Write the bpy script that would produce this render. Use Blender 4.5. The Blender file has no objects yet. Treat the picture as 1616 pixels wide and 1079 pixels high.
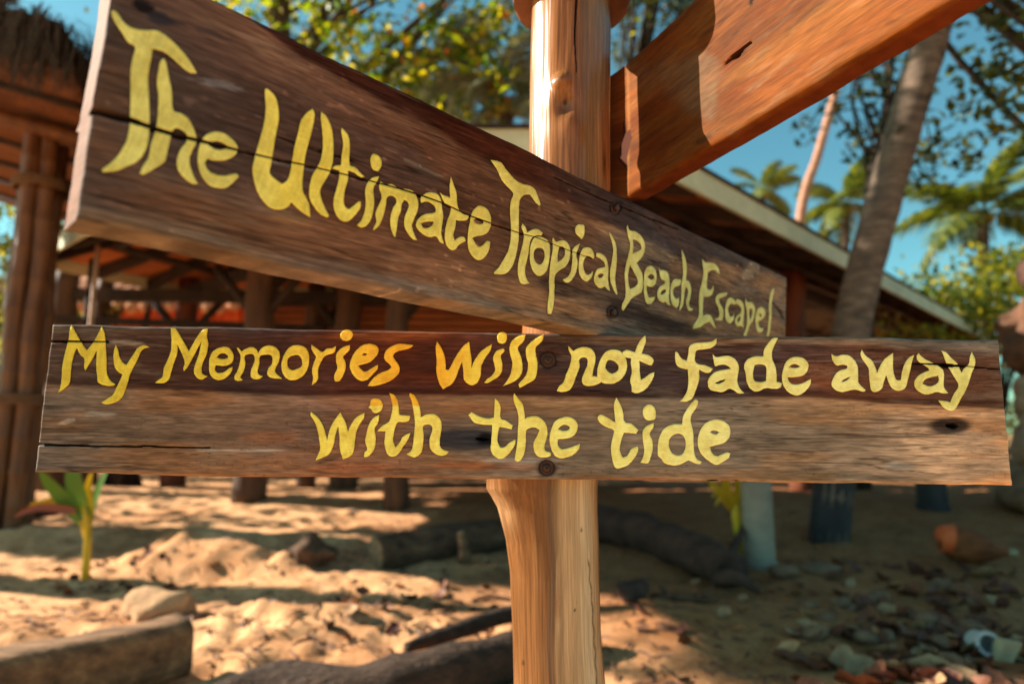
import bpy, bmesh, math, random
import numpy as np
from mathutils import Vector, Matrix, noise as mnoise
from mathutils.geometry import tessellate_polygon

R = math.radians
random.seed(7)
rng = np.random.default_rng(11)
S = bpy.context.scene
COL = S.collection

# ------------------------------------------------------------------ camera, sky, sun, exposure
CAM_H, PITCH = 1.05, R(8.0)
F_PX = 1032.0                       # focal length in pixels of a 1616 px wide picture
cam_data = bpy.data.cameras.new('camera')
cam_data.sensor_width = 36.0
cam_data.lens = F_PX * 36.0 / 1616.0
cam_data.clip_start = 0.02
cam_data.clip_end = 3000
cam_data.dof.use_dof = True
cam_data.dof.focus_distance = 0.80
cam_data.dof.aperture_fstop = 2.8
cam_data.dof.aperture_blades = 0
cam = bpy.data.objects.new('camera', cam_data)
cam.location = (0, 0, CAM_H)
cam.rotation_euler = (R(90) + PITCH, 0, 0)
COL.objects.link(cam)
S.camera = cam

SUN_EL, SUN_AZ = R(31), R(-79)      # azimuth measured from +Y towards +X: the sun stands left, a touch beyond the sign
world = bpy.data.worlds.new('World')
S.world = world
world.use_nodes = True
wt = world.node_tree
wt.nodes.clear()
sky = wt.nodes.new('ShaderNodeTexSky')
sky.sky_type = 'NISHITA'
sky.sun_disc = False
sky.sun_elevation = SUN_EL
sky.sun_rotation = SUN_AZ
sky.air_density = 1.0
sky.dust_density = 0.6
sky.ozone_density = 1.6
tintn = wt.nodes.new('ShaderNodeMix')
tintn.data_type = 'RGBA'
tintn.blend_type = 'MULTIPLY'
tintn.inputs[0].default_value = 1.0
tintn.inputs[7].default_value = (0.31, 0.56, 0.46, 1)
bg = wt.nodes.new('ShaderNodeBackground')
bg.inputs['Strength'].default_value = 0.13
wo = wt.nodes.new('ShaderNodeOutputWorld')
wt.links.new(sky.outputs[0], tintn.inputs[6])
wt.links.new(tintn.outputs[2], bg.inputs['Color'])
wt.links.new(bg.outputs[0], wo.inputs[0])

sun_data = bpy.data.lights.new('sun', 'SUN')
sun_data.energy = 5.0
sun_data.angle = R(0.5)
sun_data.color = (1.0, 0.93, 0.78)
sun = bpy.data.objects.new('sun', sun_data)
SUNV = Vector((math.sin(SUN_AZ) * math.cos(SUN_EL), math.cos(SUN_AZ) * math.cos(SUN_EL), math.sin(SUN_EL)))
sun.rotation_euler = (-SUNV).to_track_quat('-Z', 'Y').to_euler()
sun.location = SUNV * 40
COL.objects.link(sun)

S.view_settings.view_transform = 'Standard'
S.view_settings.look = 'None'
S.view_settings.gamma = 1.0
S.view_settings.exposure = 1.45
S.view_settings.use_curve_mapping = False
S.cycles.use_denoising = True
S.cycles.max_bounces = 8
S.cycles.transparent_max_bounces = 8
S.cycles.sample_clamp_indirect = 6.0

# ------------------------------------------------------------------ measuring helpers (picture point -> place)
RIGHT = Vector((1, 0, 0))
FWD = Vector((0, math.cos(PITCH), math.sin(PITCH)))
UPV = Vector((0, -math.sin(PITCH), math.cos(PITCH)))
EYE = Vector((0, 0, CAM_H))

def ray(px, py):
    return FWD + RIGHT * ((px - 808.0) / F_PX) + UPV * ((539.5 - py) / F_PX)

def at_y(px, py, Y):
    d = ray(px, py)
    return EYE + d * (Y / d.y)

def at_z(px, py, z):
    d = ray(px, py)
    return EYE + d * ((z - CAM_H) / d.z)

def on_plane(px, py, p0, n):
    d = ray(px, py)
    return EYE + d * ((p0 - EYE).dot(n) / d.dot(n))

def project(P):
    """world points (N,3) -> picture points"""
    P = np.asarray(P, float) - np.array(EYE)
    zc = P @ np.array(FWD)
    return 808.0 + F_PX * (P @ np.array(RIGHT)) / zc, 539.5 - F_PX * (P @ np.array(UPV)) / zc

# ------------------------------------------------------------------ numpy noise
_tab = np.random.default_rng(5).random((256, 256))

def vnoise(x, y, seed=0):
    x = np.asarray(x, float) + seed * 17.31
    y = np.asarray(y, float) + seed * 7.77
    xi = np.floor(x).astype(int); yi = np.floor(y).astype(int)
    fx = x - xi; fy = y - yi
    fx = fx * fx * (3 - 2 * fx); fy = fy * fy * (3 - 2 * fy)
    a = _tab[xi & 255, yi & 255]; b = _tab[(xi + 1) & 255, yi & 255]
    c = _tab[xi & 255, (yi + 1) & 255]; d = _tab[(xi + 1) & 255, (yi + 1) & 255]
    return (a * (1 - fx) + b * fx) * (1 - fy) + (c * (1 - fx) + d * fx) * fy

def fbm(x, y, octaves=4, seed=0, gain=0.5):
    s = 0.0; amp = 1.0; tot = 0.0
    for k in range(octaves):
        s = s + amp * vnoise(x * 2 ** k, y * 2 ** k, seed + k * 3)
        tot += amp; amp *= gain
    return s / tot

def sstep(a, b, x):
    t = np.clip((np.asarray(x, float) - a) / (b - a), 0, 1)
    return t * t * (3 - 2 * t)

def lin(*rgb):
    """sRGB 0-255 -> linear"""
    c = np.array(rgb, float) / 255.0
    return np.where(c <= 0.04045, c / 12.92, ((c + 0.055) / 1.055) ** 2.4)

def mix(a, b, t):
    t = np.asarray(t)[..., None]
    return a * (1 - t) + b * t

# ------------------------------------------------------------------ materials
def nodes_of(name):
    m = bpy.data.materials.new(name)
    m.use_nodes = True
    nt = m.node_tree
    return m, nt, nt.nodes['Principled BSDF']

def mat_noise(name, cols, scale=(4, 4, 4), rough=0.8, detail=6, bump=0.3, bump_scale=None, spec=0.3, bump_dist=0.01, coords='Object', distortion=0.0):
    """cols: list of (position, linear rgb)"""
    m, nt, b = nodes_of(name)
    tc = nt.nodes.new('ShaderNodeTexCoord')
    mp = nt.nodes.new('ShaderNodeMapping')
    mp.inputs['Scale'].default_value = scale
    nt.links.new(tc.outputs[coords], mp.inputs[0])
    n = nt.nodes.new('ShaderNodeTexNoise')
    n.inputs['Scale'].default_value = 1.0
    n.inputs['Detail'].default_value = detail
    n.inputs['Roughness'].default_value = 0.62
    n.inputs['Distortion'].default_value = distortion
    nt.links.new(mp.outputs[0], n.inputs['Vector'])
    r = nt.nodes.new('ShaderNodeValToRGB')
    while len(r.color_ramp.elements) < len(cols):
        r.color_ramp.elements.new(0.5)
    for e, (p, c) in zip(r.color_ramp.elements, cols):
        e.position = p; e.color = (c[0], c[1], c[2], 1)
    nt.links.new(n.outputs['Fac'], r.inputs[0])
    nt.links.new(r.outputs[0], b.inputs['Base Color'])
    b.inputs['Roughness'].default_value = rough
    b.inputs['Specular IOR Level'].default_value = spec
    if bump:
        n2 = nt.nodes.new('ShaderNodeTexNoise')
        n2.inputs['Scale'].default_value = 1.0
        n2.inputs['Detail'].default_value = 8
        mp2 = nt.nodes.new('ShaderNodeMapping')
        mp2.inputs['Scale'].default_value = bump_scale or tuple(4 * s for s in scale)
        nt.links.new(tc.outputs[coords], mp2.inputs[0])
        nt.links.new(mp2.outputs[0], n2.inputs['Vector'])
        bp = nt.nodes.new('ShaderNodeBump')
        bp.inputs['Strength'].default_value = bump
        bp.inputs['Distance'].default_value = bump_dist
        nt.links.new(n2.outputs['Fac'], bp.inputs['Height'])
        nt.links.new(bp.outputs[0], b.inputs['Normal'])
    return m

def mat_tinted(name, scale, rough=0.6, spec=0.35, contrast=0.35, bump=0.25, bump_dist=0.002, coat=0.0, coords='Object'):
    """colour comes from the mesh's 'tint' attribute, broken up by fine stretched grain"""
    m, nt, b = nodes_of(name)
    at = nt.nodes.new('ShaderNodeAttribute'); at.attribute_name = 'tint'
    tc = nt.nodes.new('ShaderNodeTexCoord')
    mp = nt.nodes.new('ShaderNodeMapping'); mp.inputs['Scale'].default_value = scale
    nt.links.new(tc.outputs[coords], mp.inputs[0])
    n = nt.nodes.new('ShaderNodeTexNoise')
    n.inputs['Scale'].default_value = 1.0; n.inputs['Detail'].default_value = 5; n.inputs['Roughness'].default_value = 0.65
    nt.links.new(mp.outputs[0], n.inputs['Vector'])
    mr = nt.nodes.new('ShaderNodeMapRange')
    mr.inputs['From Min'].default_value = 0.3; mr.inputs['From Max'].default_value = 0.7
    mr.inputs['To Min'].default_value = 1 - contrast; mr.inputs['To Max'].default_value = 1 + contrast
    nt.links.new(n.outputs['Fac'], mr.inputs['Value'])
    mx = nt.nodes.new('ShaderNodeMix'); mx.data_type = 'RGBA'; mx.blend_type = 'MULTIPLY'; mx.inputs[0].default_value = 1
    nt.links.new(at.outputs['Color'], mx.inputs[6]); nt.links.new(mr.outputs[0], mx.inputs[7])
    nt.links.new(mx.outputs[2], b.inputs['Base Color'])
    b.inputs['Roughness'].default_value = rough
    b.inputs['Specular IOR Level'].default_value = spec
    b.inputs['Coat Weight'].default_value = coat
    b.inputs['Coat Roughness'].default_value = 0.25
    bp = nt.nodes.new('ShaderNodeBump'); bp.inputs['Strength'].default_value = bump; bp.inputs['Distance'].default_value = bump_dist
    nt.links.new(n.outputs['Fac'], bp.inputs['Height']); nt.links.new(bp.outputs[0], b.inputs['Normal'])
    return m

def mat_leaf(name, cols, trans=0.45, rough=0.45, tcol=None):
    """each leaf (mesh island) takes its own colour from the ramp; light passes through it"""
    m, nt, b = nodes_of(name)
    g = nt.nodes.new('ShaderNodeNewGeometry')
    r = nt.nodes.new('ShaderNodeValToRGB')
    while len(r.color_ramp.elements) < len(cols):
        r.color_ramp.elements.new(0.5)
    for e, (p, c) in zip(r.color_ramp.elements, cols):
        e.position = p; e.color = (c[0], c[1], c[2], 1)
    nt.links.new(g.outputs['Random Per Island'], r.inputs[0])
    nt.links.new(r.outputs[0], b.inputs['Base Color'])
    b.inputs['Roughness'].default_value = rough
    t = nt.nodes.new('ShaderNodeBsdfTranslucent')
    mx = nt.nodes.new('ShaderNodeMix'); mx.data_type = 'RGBA'; mx.blend_type = 'MULTIPLY'; mx.inputs[0].default_value = 1
    tc = tcol or (1.6, 1.5, 0.5)
    mx.inputs[7].default_value = (*tc, 1)
    nt.links.new(r.outputs[0], mx.inputs[6]); nt.links.new(mx.outputs[2], t.inputs['Color'])
    ms = nt.nodes.new('ShaderNodeMixShader'); ms.inputs[0].default_value = trans
    nt.links.new(b.outputs[0], ms.inputs[1]); nt.links.new(t.outputs[0], ms.inputs[2])
    nt.links.new(ms.outputs[0], nt.nodes['Material Output'].inputs[0])
    return m

# ------------------------------------------------------------------ scene helpers
def tag(o, label=None, cat=None, group=None, kind=None):
    if label: o['label'] = label
    if cat: o['category'] = cat
    if group: o['group'] = group
    if kind: o['kind'] = kind
    return o

def adopt(o, parent):
    if parent is not None:
        o.parent = parent
        o.matrix_parent_inverse = parent_world(parent).inverted()

def parent_world(p):
    m = p.matrix_basis.copy()
    return m if p.parent is None else parent_world(p.parent) @ p.matrix_parent_inverse @ m

def empty(name, loc=(0, 0, 0)):
    o = bpy.data.objects.new(name, None)
    o.empty_display_size = 0.1
    o.location = loc
    COL.objects.link(o)
    return o

def mesh_object(name, V, Fs, mat, parent=None, smooth=True, tint=None):
    me = bpy.data.meshes.new(name)
    V = np.asarray(V, np.float32)
    if isinstance(Fs, np.ndarray):
        n, k = Fs.shape
        me.vertices.add(len(V)); me.vertices.foreach_set('co', V.ravel())
        me.loops.add(n * k); me.loops.foreach_set('vertex_index', Fs.astype(np.int32).ravel())
        me.polygons.add(n)
        me.polygons.foreach_set('loop_start', np.arange(0, n * k, k, dtype=np.int32))
        me.polygons.foreach_set('loop_total', np.full(n, k, np.int32))
        me.update(calc_edges=True)
    else:
        me.from_pydata([tuple(map(float, v)) for v in V], [], Fs)
        me.update()
    if smooth:
        me.polygons.foreach_set('use_smooth', [True] * len(me.polygons))
    if tint is not None:
        a = me.color_attributes.new('tint', 'FLOAT_COLOR', 'POINT')
        c = np.ones((len(V), 4), np.float32); c[:, :3] = tint
        a.data.foreach_set('color', c.ravel())
    me.materials.append(mat)
    o = bpy.data.objects.new(name, me)
    COL.objects.link(o)
    adopt(o, parent)
    return o

class MB:
    """collects shapes, builds ONE mesh"""
    def __init__(self):
        self.v = []; self.f = []
    def add(self, V, Fc):
        n = len(self.v)
        self.v += [tuple(p) for p in V]
        self.f += [tuple(i + n for i in f) for f in Fc]
        return self
    def box(self, c, size, rot=None, jitter=0.0):
        hx, hy, hz = (s / 2 for s in size)
        P = [Vector((x, y, z)) for x in (-hx, hx) for y in (-hy, hy) for z in (-hz, hz)]
        if jitter: P = [p + Vector([random.uniform(-jitter, jitter) for _ in range(3)]) for p in P]
        if rot is not None: P = [rot @ p for p in P]
        P = [p + Vector(c) for p in P]
        return self.add(P, [(0, 1, 3, 2), (4, 6, 7, 5), (0, 4, 5, 1), (2, 3, 7, 6), (0, 2, 6, 4), (1, 5, 7, 3)])
    def bar(self, a, b, w, h, up=(0, 0, 1)):
        """a rectangular bar from a to b, w wide, h deep along up"""
        a = Vector(a); b = Vector(b); d = (b - a); L = d.length; d.normalize()
        s = d.cross(Vector(up)); s.normalize(); u = s.cross(d)
        rot = Matrix((d, s, u)).transposed()
        return self.box((a + b) / 2, (L, w, h), rot)
    def tube(self, pts, radii, n=10, cap=True, rough=0.0, seed=0, freq=3.0, square=0):
        pts = [Vector(p) for p in pts]
        if not hasattr(radii, '__len__'): radii = [radii] * len(pts)
        V = []; Fc = []
        prev = None
        for i, p in enumerate(pts):
            d = (pts[min(i + 1, len(pts) - 1)] - pts[max(i - 1, 0)]).normalized()
            if prev is None:
                a = Vector((0, 0, 1)) if abs(d.z) < 0.9 else Vector((1, 0, 0))
                u = d.cross(a).normalized()
            else:
                u = (prev - d * prev.dot(d)).normalized()
            prev = u
            w = d.cross(u)
            for k in range(n):
                t = 2 * math.pi * k / n
                r = radii[i]
                dirv = u * math.cos(t) + w * math.sin(t)
                if square: r /= (abs(math.cos(t)) ** square + abs(math.sin(t)) ** square) ** (1 / square)
                if rough:
                    r *= 1 + rough * mnoise.noise((p + dirv * radii[i]) * freq + Vector((seed, seed * 2, 0)))
                V.append(p + dirv * r)
        for i in range(len(pts) - 1):
            for k in range(n):
                a = i * n + k; b = i * n + (k + 1) % n
                Fc.append((a, b, b + n, a + n))
        if cap:
            Fc.append(tuple(reversed(range(n))))
            Fc.append(tuple(range((len(pts) - 1) * n, len(pts) * n)))
        return self.add(V, Fc)
    def build(self, name, mat, parent=None, smooth=True, auto=None):
        o = mesh_object(name, self.v, self.f, mat, parent, smooth)
        if auto: 
            try: o.data.set_sharp_from_angle(angle=R(auto))
            except Exception: pass
        return o

def curve_pts(ctrl, n):
    """Catmull-Rom through control points"""
    C = [Vector(c) for c in ctrl]
    C = [C[0] * 2 - C[1]] + C + [C[-1] * 2 - C[-2]]
    out = []
    segs = len(C) - 3
    for i in range(n):
        t = i / (n - 1) * segs
        k = min(int(t), segs - 1); t -= k
        p0, p1, p2, p3 = C[k:k + 4]
        out.append(0.5 * ((2 * p1) + (p2 - p0) * t + (2 * p0 - 5 * p1 + 4 * p2 - p3) * t * t + (3 * p1 - p0 - 3 * p2 + p3) * t ** 3))
    return out

def rock(loc, size, seed, sub=3, amp=0.35):
    bm = bmesh.new()
    bmesh.ops.create_icosphere(bm, subdivisions=sub, radius=1.0)
    for v in bm.verts:
        n = mnoise.noise(v.co * 1.1 + Vector((seed * 3.1, seed, 0))) * amp + mnoise.noise(v.co * 2.7 + Vector((seed, 0, seed * 2.3))) * amp * 0.35
        v.co *= 1 + n
        v.co = Vector((v.co.x * size[0], v.co.y * size[1], v.co.z * size[2])) + Vector(loc)
    V = [tuple(v.co) for v in bm.verts]; Fc = [tuple(v.index for v in f.verts) for f in bm.faces]
    bm.free()
    return V, Fc
# ------------------------------------------------------------------ brush lettering: outlines measured on the photograph (view offset, scale)
VIEWS = {'R1': (80, 500, 4.988), 'R2': (360, 500, 4.988), 'R3': (660, 500, 4.988), 'R4': (960, 500, 4.988), 'R5': (1250, 500, 4.988),
         'R6': (470, 590, 4.988), 'R7': (720, 590, 4.988), 'R8': (900, 590, 4.988),
         'U1': (140, 0, 4.988), 'U2': (140, 120, 4.988), 'U3': (380, 130, 4.988), 'U4': (540, 230, 4.988), 'U5': (760, 230, 6.65),
         'U6': (780, 330, 6.65), 'U8': (1080, 390, 7.19), 'U9': (1000, 400, 10.79)}

def pl(s):
    n = [float(t) for t in s.split()]
    return list(zip(n[0::2], n[1::2]))

# (view, [outline strings]); each outline is "outer | hole | hole"
FRONT = [
 ('R1', ["163 58 205 135 235 190 285 262 345 185 403 70 425 130 432 200 440 330 442 440 470 500 510 528 495 540 440 542 375 515 366 470 358 370 362 265 330 330 295 385 273 424 263 390 265 330 235 300 205 245 190 280 170 350 160 420 148 520 100 570 55 597 75 555 85 480 92 380 115 270 140 180 150 95"]),
 ('R1', ["512 218 530 260 540 310 565 355 595 378 640 310 670 265 690 238 740 222 778 238 735 250 710 275 690 320 650 400 625 450 605 520 575 610 545 650 500 675 440 687 395 675 440 645 490 610 520 550 545 500 565 452 530 430 505 395 495 340 497 270"]),
 ('R1', ["945 85 985 95 1020 150 1055 210 1088 270 1120 210 1170 130 1205 95 1238 92 1230 150 1240 210 1228 290 1195 370 1188 430 1205 455 1235 465 1215 480 1180 492 1145 470 1127 430 1135 380 1170 280 1185 195 1140 280 1095 365 1070 405 1048 428 1045 400 1055 360 1040 310 1000 220 995 290 970 360 950 430 930 490 890 520 820 518 850 495 880 470 890 400 920 340 945 270 950 180"]),
 ('R1', ["1360 235 1405 245 1435 285 1438 330 1420 365 1370 385 1300 380 1292 415 1320 440 1370 430 1410 400 1432 395 1425 425 1390 470 1330 497 1285 485 1252 445 1246 385 1255 310 1290 260 | 1305 318 1335 290 1370 287 1395 308 1390 325 1340 330"]),
 ('R2', ["75 238 105 270 150 245 195 238 225 258 235 285 265 245 310 225 360 232 395 260 408 300 400 350 375 400 370 430 395 460 425 485 390 485 330 475 308 450 315 410 345 365 350 325 335 300 290 297 252 310 245 370 232 430 245 455 275 465 250 485 210 490 180 470 180 420 200 370 210 325 195 295 160 293 130 310 135 370 120 430 95 475 115 497 85 503 55 495 50 465 70 430 90 370 98 310 85 275 70 250"]),
 ('R2', ["540 222 600 235 632 280 637 350 620 420 580 470 530 495 475 492 435 455 420 400 425 340 450 280 490 235 | 525 300 560 305 580 340 580 385 550 405 510 418 480 405 465 370 475 325"]),
 ('R2', ["658 218 700 248 740 275 775 250 820 245 850 232 835 280 790 295 755 315 735 350 710 405 708 480 690 515 658 537 668 480 660 420 675 360 690 315 670 280 655 245"]),
 ('R2', ["960 222 955 260 925 290 905 315 922 350 925 400 910 450 880 500 850 508 835 490 840 445 860 405 850 350 850 300 875 260 920 230", "935 100 970 112 982 145 965 175 935 190 895 178 880 150 895 115"]),
 ('R2', ["1090 213 1150 218 1182 245 1180 285 1155 320 1115 355 1025 383 1040 405 1075 430 1120 410 1160 385 1180 378 1175 410 1140 450 1100 490 1060 503 1010 485 975 440 957 390 965 340 1000 275 1040 235 | 1052 300 1070 285 1095 290 1085 302"]),
 ('R2', ["1340 212 1400 215 1458 222 1440 240 1390 258 1335 270 1300 300 1315 340 1345 385 1348 430 1325 465 1280 500 1220 525 1150 543 1098 543 1120 510 1150 475 1200 440 1255 420 1285 395 1270 370 1240 345 1228 315 1240 270 1280 235"]),
 ('R3', ["147 192 180 240 205 300 215 360 215 415 240 415 270 360 310 290 360 225 400 195 408 260 418 330 418 400 450 330 500 265 580 215 570 260 530 320 498 380 492 450 470 510 425 537 385 520 360 490 355 420 345 355 320 410 295 480 260 530 195 567 175 540 155 490 142 420 145 340 137 250"]),
 ('R3', ["670 247 680 265 650 305 660 360 660 420 635 465 590 495 545 520 520 518 540 490 575 465 605 420 598 370 590 320 615 270", "655 120 690 130 698 170 680 205 640 207 622 180 625 140"]),
 ('R3', ["845 135 830 190 785 240 800 290 818 350 818 430 795 475 750 510 665 545 700 500 730 440 740 360 725 300 718 240 740 185 790 150"]),
 ('R3', ["990 132 975 190 925 240 925 290 938 360 935 430 915 490 860 525 800 558 790 530 820 495 855 440 865 370 850 310 850 245 890 195 940 160"]),
 ('R3', ["1182 228 1220 268 1255 248 1310 237 1360 250 1390 290 1395 340 1380 410 1370 465 1400 468 1440 470 1445 505 1410 530 1340 543 1300 530 1288 490 1310 430 1330 380 1330 330 1300 318 1268 335 1270 390 1245 460 1220 530 1190 575 1130 590 1090 582 1110 545 1145 510 1165 450 1190 390 1205 310 1185 260"]),
 ('R4', ["20 258 85 265 130 310 147 370 140 430 100 490 50 520 0 525 -60 510 -85 465 -84 400 -60 330 -20 275 | 80 385 70 425 30 445 0 430 -22 400 -10 350 10 338 50 352"]),
 ('R4', ["290 145 295 190 275 250 262 290 310 298 355 335 345 375 325 380 245 345 248 420 255 495 290 475 330 445 362 435 355 475 325 530 285 575 225 600 185 590 182 540 172 500 185 430 178 370 180 325 120 310 112 275 145 260 210 278 225 235 255 180"]),
 ('R4', ["850 170 850 210 815 240 760 255 700 262 685 290 690 360 760 380 825 408 790 440 740 428 715 415 715 490 690 570 660 640 615 665 560 665 590 635 620 580 630 500 625 412 580 405 540 380 525 320 527 275 545 280 575 325 615 345 630 290 640 230 690 205 760 200 820 190"]),
 ('R4', ["822 293 845 315 910 308 960 310 1005 340 1028 390 1020 460 1015 510 1035 560 1070 600 1020 600 985 575 950 565 900 590 850 585 800 570 783 520 800 470 850 430 965 408 940 385 895 375 840 388 830 350 | 840 518 880 500 925 487 905 510 865 527"]),
 ('R4', ["1335 165 1310 220 1290 270 1290 330 1315 390 1325 460 1325 510 1368 520 1355 555 1310 565 1240 560 1165 588 1115 560 1090 510 1080 440 1068 390 1090 340 1145 312 1220 310 1225 260 1255 210 1300 165 | 1150 380 1195 372 1240 390 1243 450 1240 505 1190 512 1150 500 1138 450"]),
 ('R4', ["1470 315 1530 322 1570 360 1572 410 1540 455 1480 472 1410 475 1420 505 1455 530 1520 525 1560 505 1595 488 1590 530 1550 585 1490 617 1430 600 1390 560 1368 500 1372 430 1395 360 1430 325 | 1420 395 1445 375 1480 372 1512 390 1480 402"]),
 ('R5', ["310 290 345 310 400 297 450 305 495 345 518 400 520 470 525 520 580 575 565 588 500 572 460 575 400 590 350 578 312 540 320 490 360 430 430 405 435 385 400 375 350 380 318 340 | 385 508 420 485 458 470 440 492 410 508"]),
 ('R5', ["548 258 580 305 630 345 655 395 670 440 695 380 730 330 795 283 795 340 795 400 805 460 825 495 857 495 865 430 890 360 920 320 960 297 945 350 930 420 910 500 895 550 860 578 810 575 775 545 740 460 720 520 705 565 660 590 625 580 612 520 605 450 600 400 560 345 538 290"]),
 ('R5', ["995 283 1030 320 1085 350 1150 385 1190 420 1195 480 1195 550 1230 600 1180 600 1140 590 1090 605 1040 607 990 580 962 540 970 490 1010 450 1080 420 1070 400 1030 375 990 345 980 310 | 1025 525 1050 490 1110 470 1150 462 1155 500 1130 530 1080 545"]),
 ('R5', ["1175 265 1215 280 1250 320 1300 365 1320 410 1335 440 1350 410 1390 370 1400 310 1415 275 1440 330 1438 385 1415 440 1390 520 1360 590 1330 640 1300 700 1270 735 1220 730 1180 700 1150 655 1200 660 1245 670 1270 610 1310 540 1280 480 1245 420 1215 370 1195 310"]),
 ('R6', ["105 298 160 345 200 410 218 470 230 520 250 440 290 360 335 303 355 340 375 380 395 450 420 395 460 340 525 305 520 345 490 390 462 450 450 520 440 600 420 640 355 672 345 640 330 580 328 500 318 410 295 480 280 560 250 625 200 655 140 680 155 640 175 590 170 530 155 440 130 370 98 320"]),
 ('R6', ["640 320 632 380 605 430 612 490 610 560 590 610 550 650 520 652 525 620 545 590 530 530 540 470 555 410 590 350", "605 192 645 200 668 235 660 280 625 305 590 300 575 275 557 265 570 240 575 205"]),
 ('R6', ["722 150 760 165 785 210 795 270 800 322 885 328 875 365 835 378 790 378 770 410 755 470 750 530 770 575 800 540 830 490 885 462 870 510 830 570 790 630 745 650 710 635 690 590 682 530 690 450 625 450 660 410 720 370 735 320 745 260 735 200"]),
 ('R6', ["885 150 920 170 950 230 965 290 968 340 1010 318 1070 315 1110 340 1130 380 1130 440 1118 510 1120 570 1145 595 1190 610 1165 635 1120 642 1065 615 1038 570 1040 500 1058 440 1050 405 1010 398 985 415 990 480 985 560 970 620 920 655 885 645 855 628 890 605 905 560 915 470 922 390 910 290 895 210 878 165"]),
 ('R7', ["305 192 335 220 350 265 348 345 390 365 445 405 435 435 395 425 342 415 330 460 325 530 345 580 380 575 420 540 465 515 460 560 430 605 390 650 345 667 300 645 272 600 275 540 280 460 283 400 220 398 150 385 130 370 95 322 120 300 150 318 200 340 250 350 297 340 300 270"]),
 ('R7', ["458 152 490 195 520 230 535 290 540 350 580 335 640 335 690 370 715 420 715 490 695 560 700 600 745 620 740 645 690 655 640 645 612 600 610 540 640 480 655 440 620 420 570 428 550 450 548 530 540 600 520 660 485 690 458 675 470 610 480 540 485 440 490 350 478 280 455 220 450 170"]),
 ('R7', ["850 338 910 345 950 380 955 430 930 480 880 505 800 512 800 560 830 590 870 585 920 570 975 547 965 590 920 635 870 655 820 663 775 640 745 580 735 500 750 430 780 370 | 800 435 825 410 860 398 895 415 885 438 840 448"]),
 ('R8', ["362 185 395 240 415 300 428 375 480 390 535 440 520 470 480 465 422 460 405 510 390 570 395 620 415 657 450 640 480 590 530 568 535 600 505 660 460 710 410 735 365 742 345 720 325 640 322 560 340 470 340 440 290 420 235 385 215 345 235 320 270 330 355 380 348 310 343 240"]),
 ('R8', ["655 385 655 415 625 470 645 520 648 590 630 660 612 700 550 697 570 660 582 600 572 520 570 450 600 410", "615 240 650 250 672 290 672 345 655 360 605 362 575 330 572 285 590 250"]),
 ('R8', ["990 198 1005 215 995 260 955 320 948 370 965 440 970 530 975 610 995 665 1035 690 1020 708 975 700 930 680 890 700 835 718 770 712 735 695 715 665 690 640 690 560 700 500 740 430 800 398 880 395 890 330 930 260 970 210 | 830 470 880 478 905 520 905 580 880 630 840 640 800 620 778 570 782 510"]),
 ('R8', ["1130 360 1190 365 1240 395 1260 445 1250 500 1210 540 1130 565 1100 572 1115 620 1150 645 1190 632 1235 615 1260 625 1245 660 1195 695 1150 714 1100 690 1050 650 1015 600 1003 520 1020 450 1060 390 | 1098 455 1130 442 1172 455 1145 475"]),
]
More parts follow.
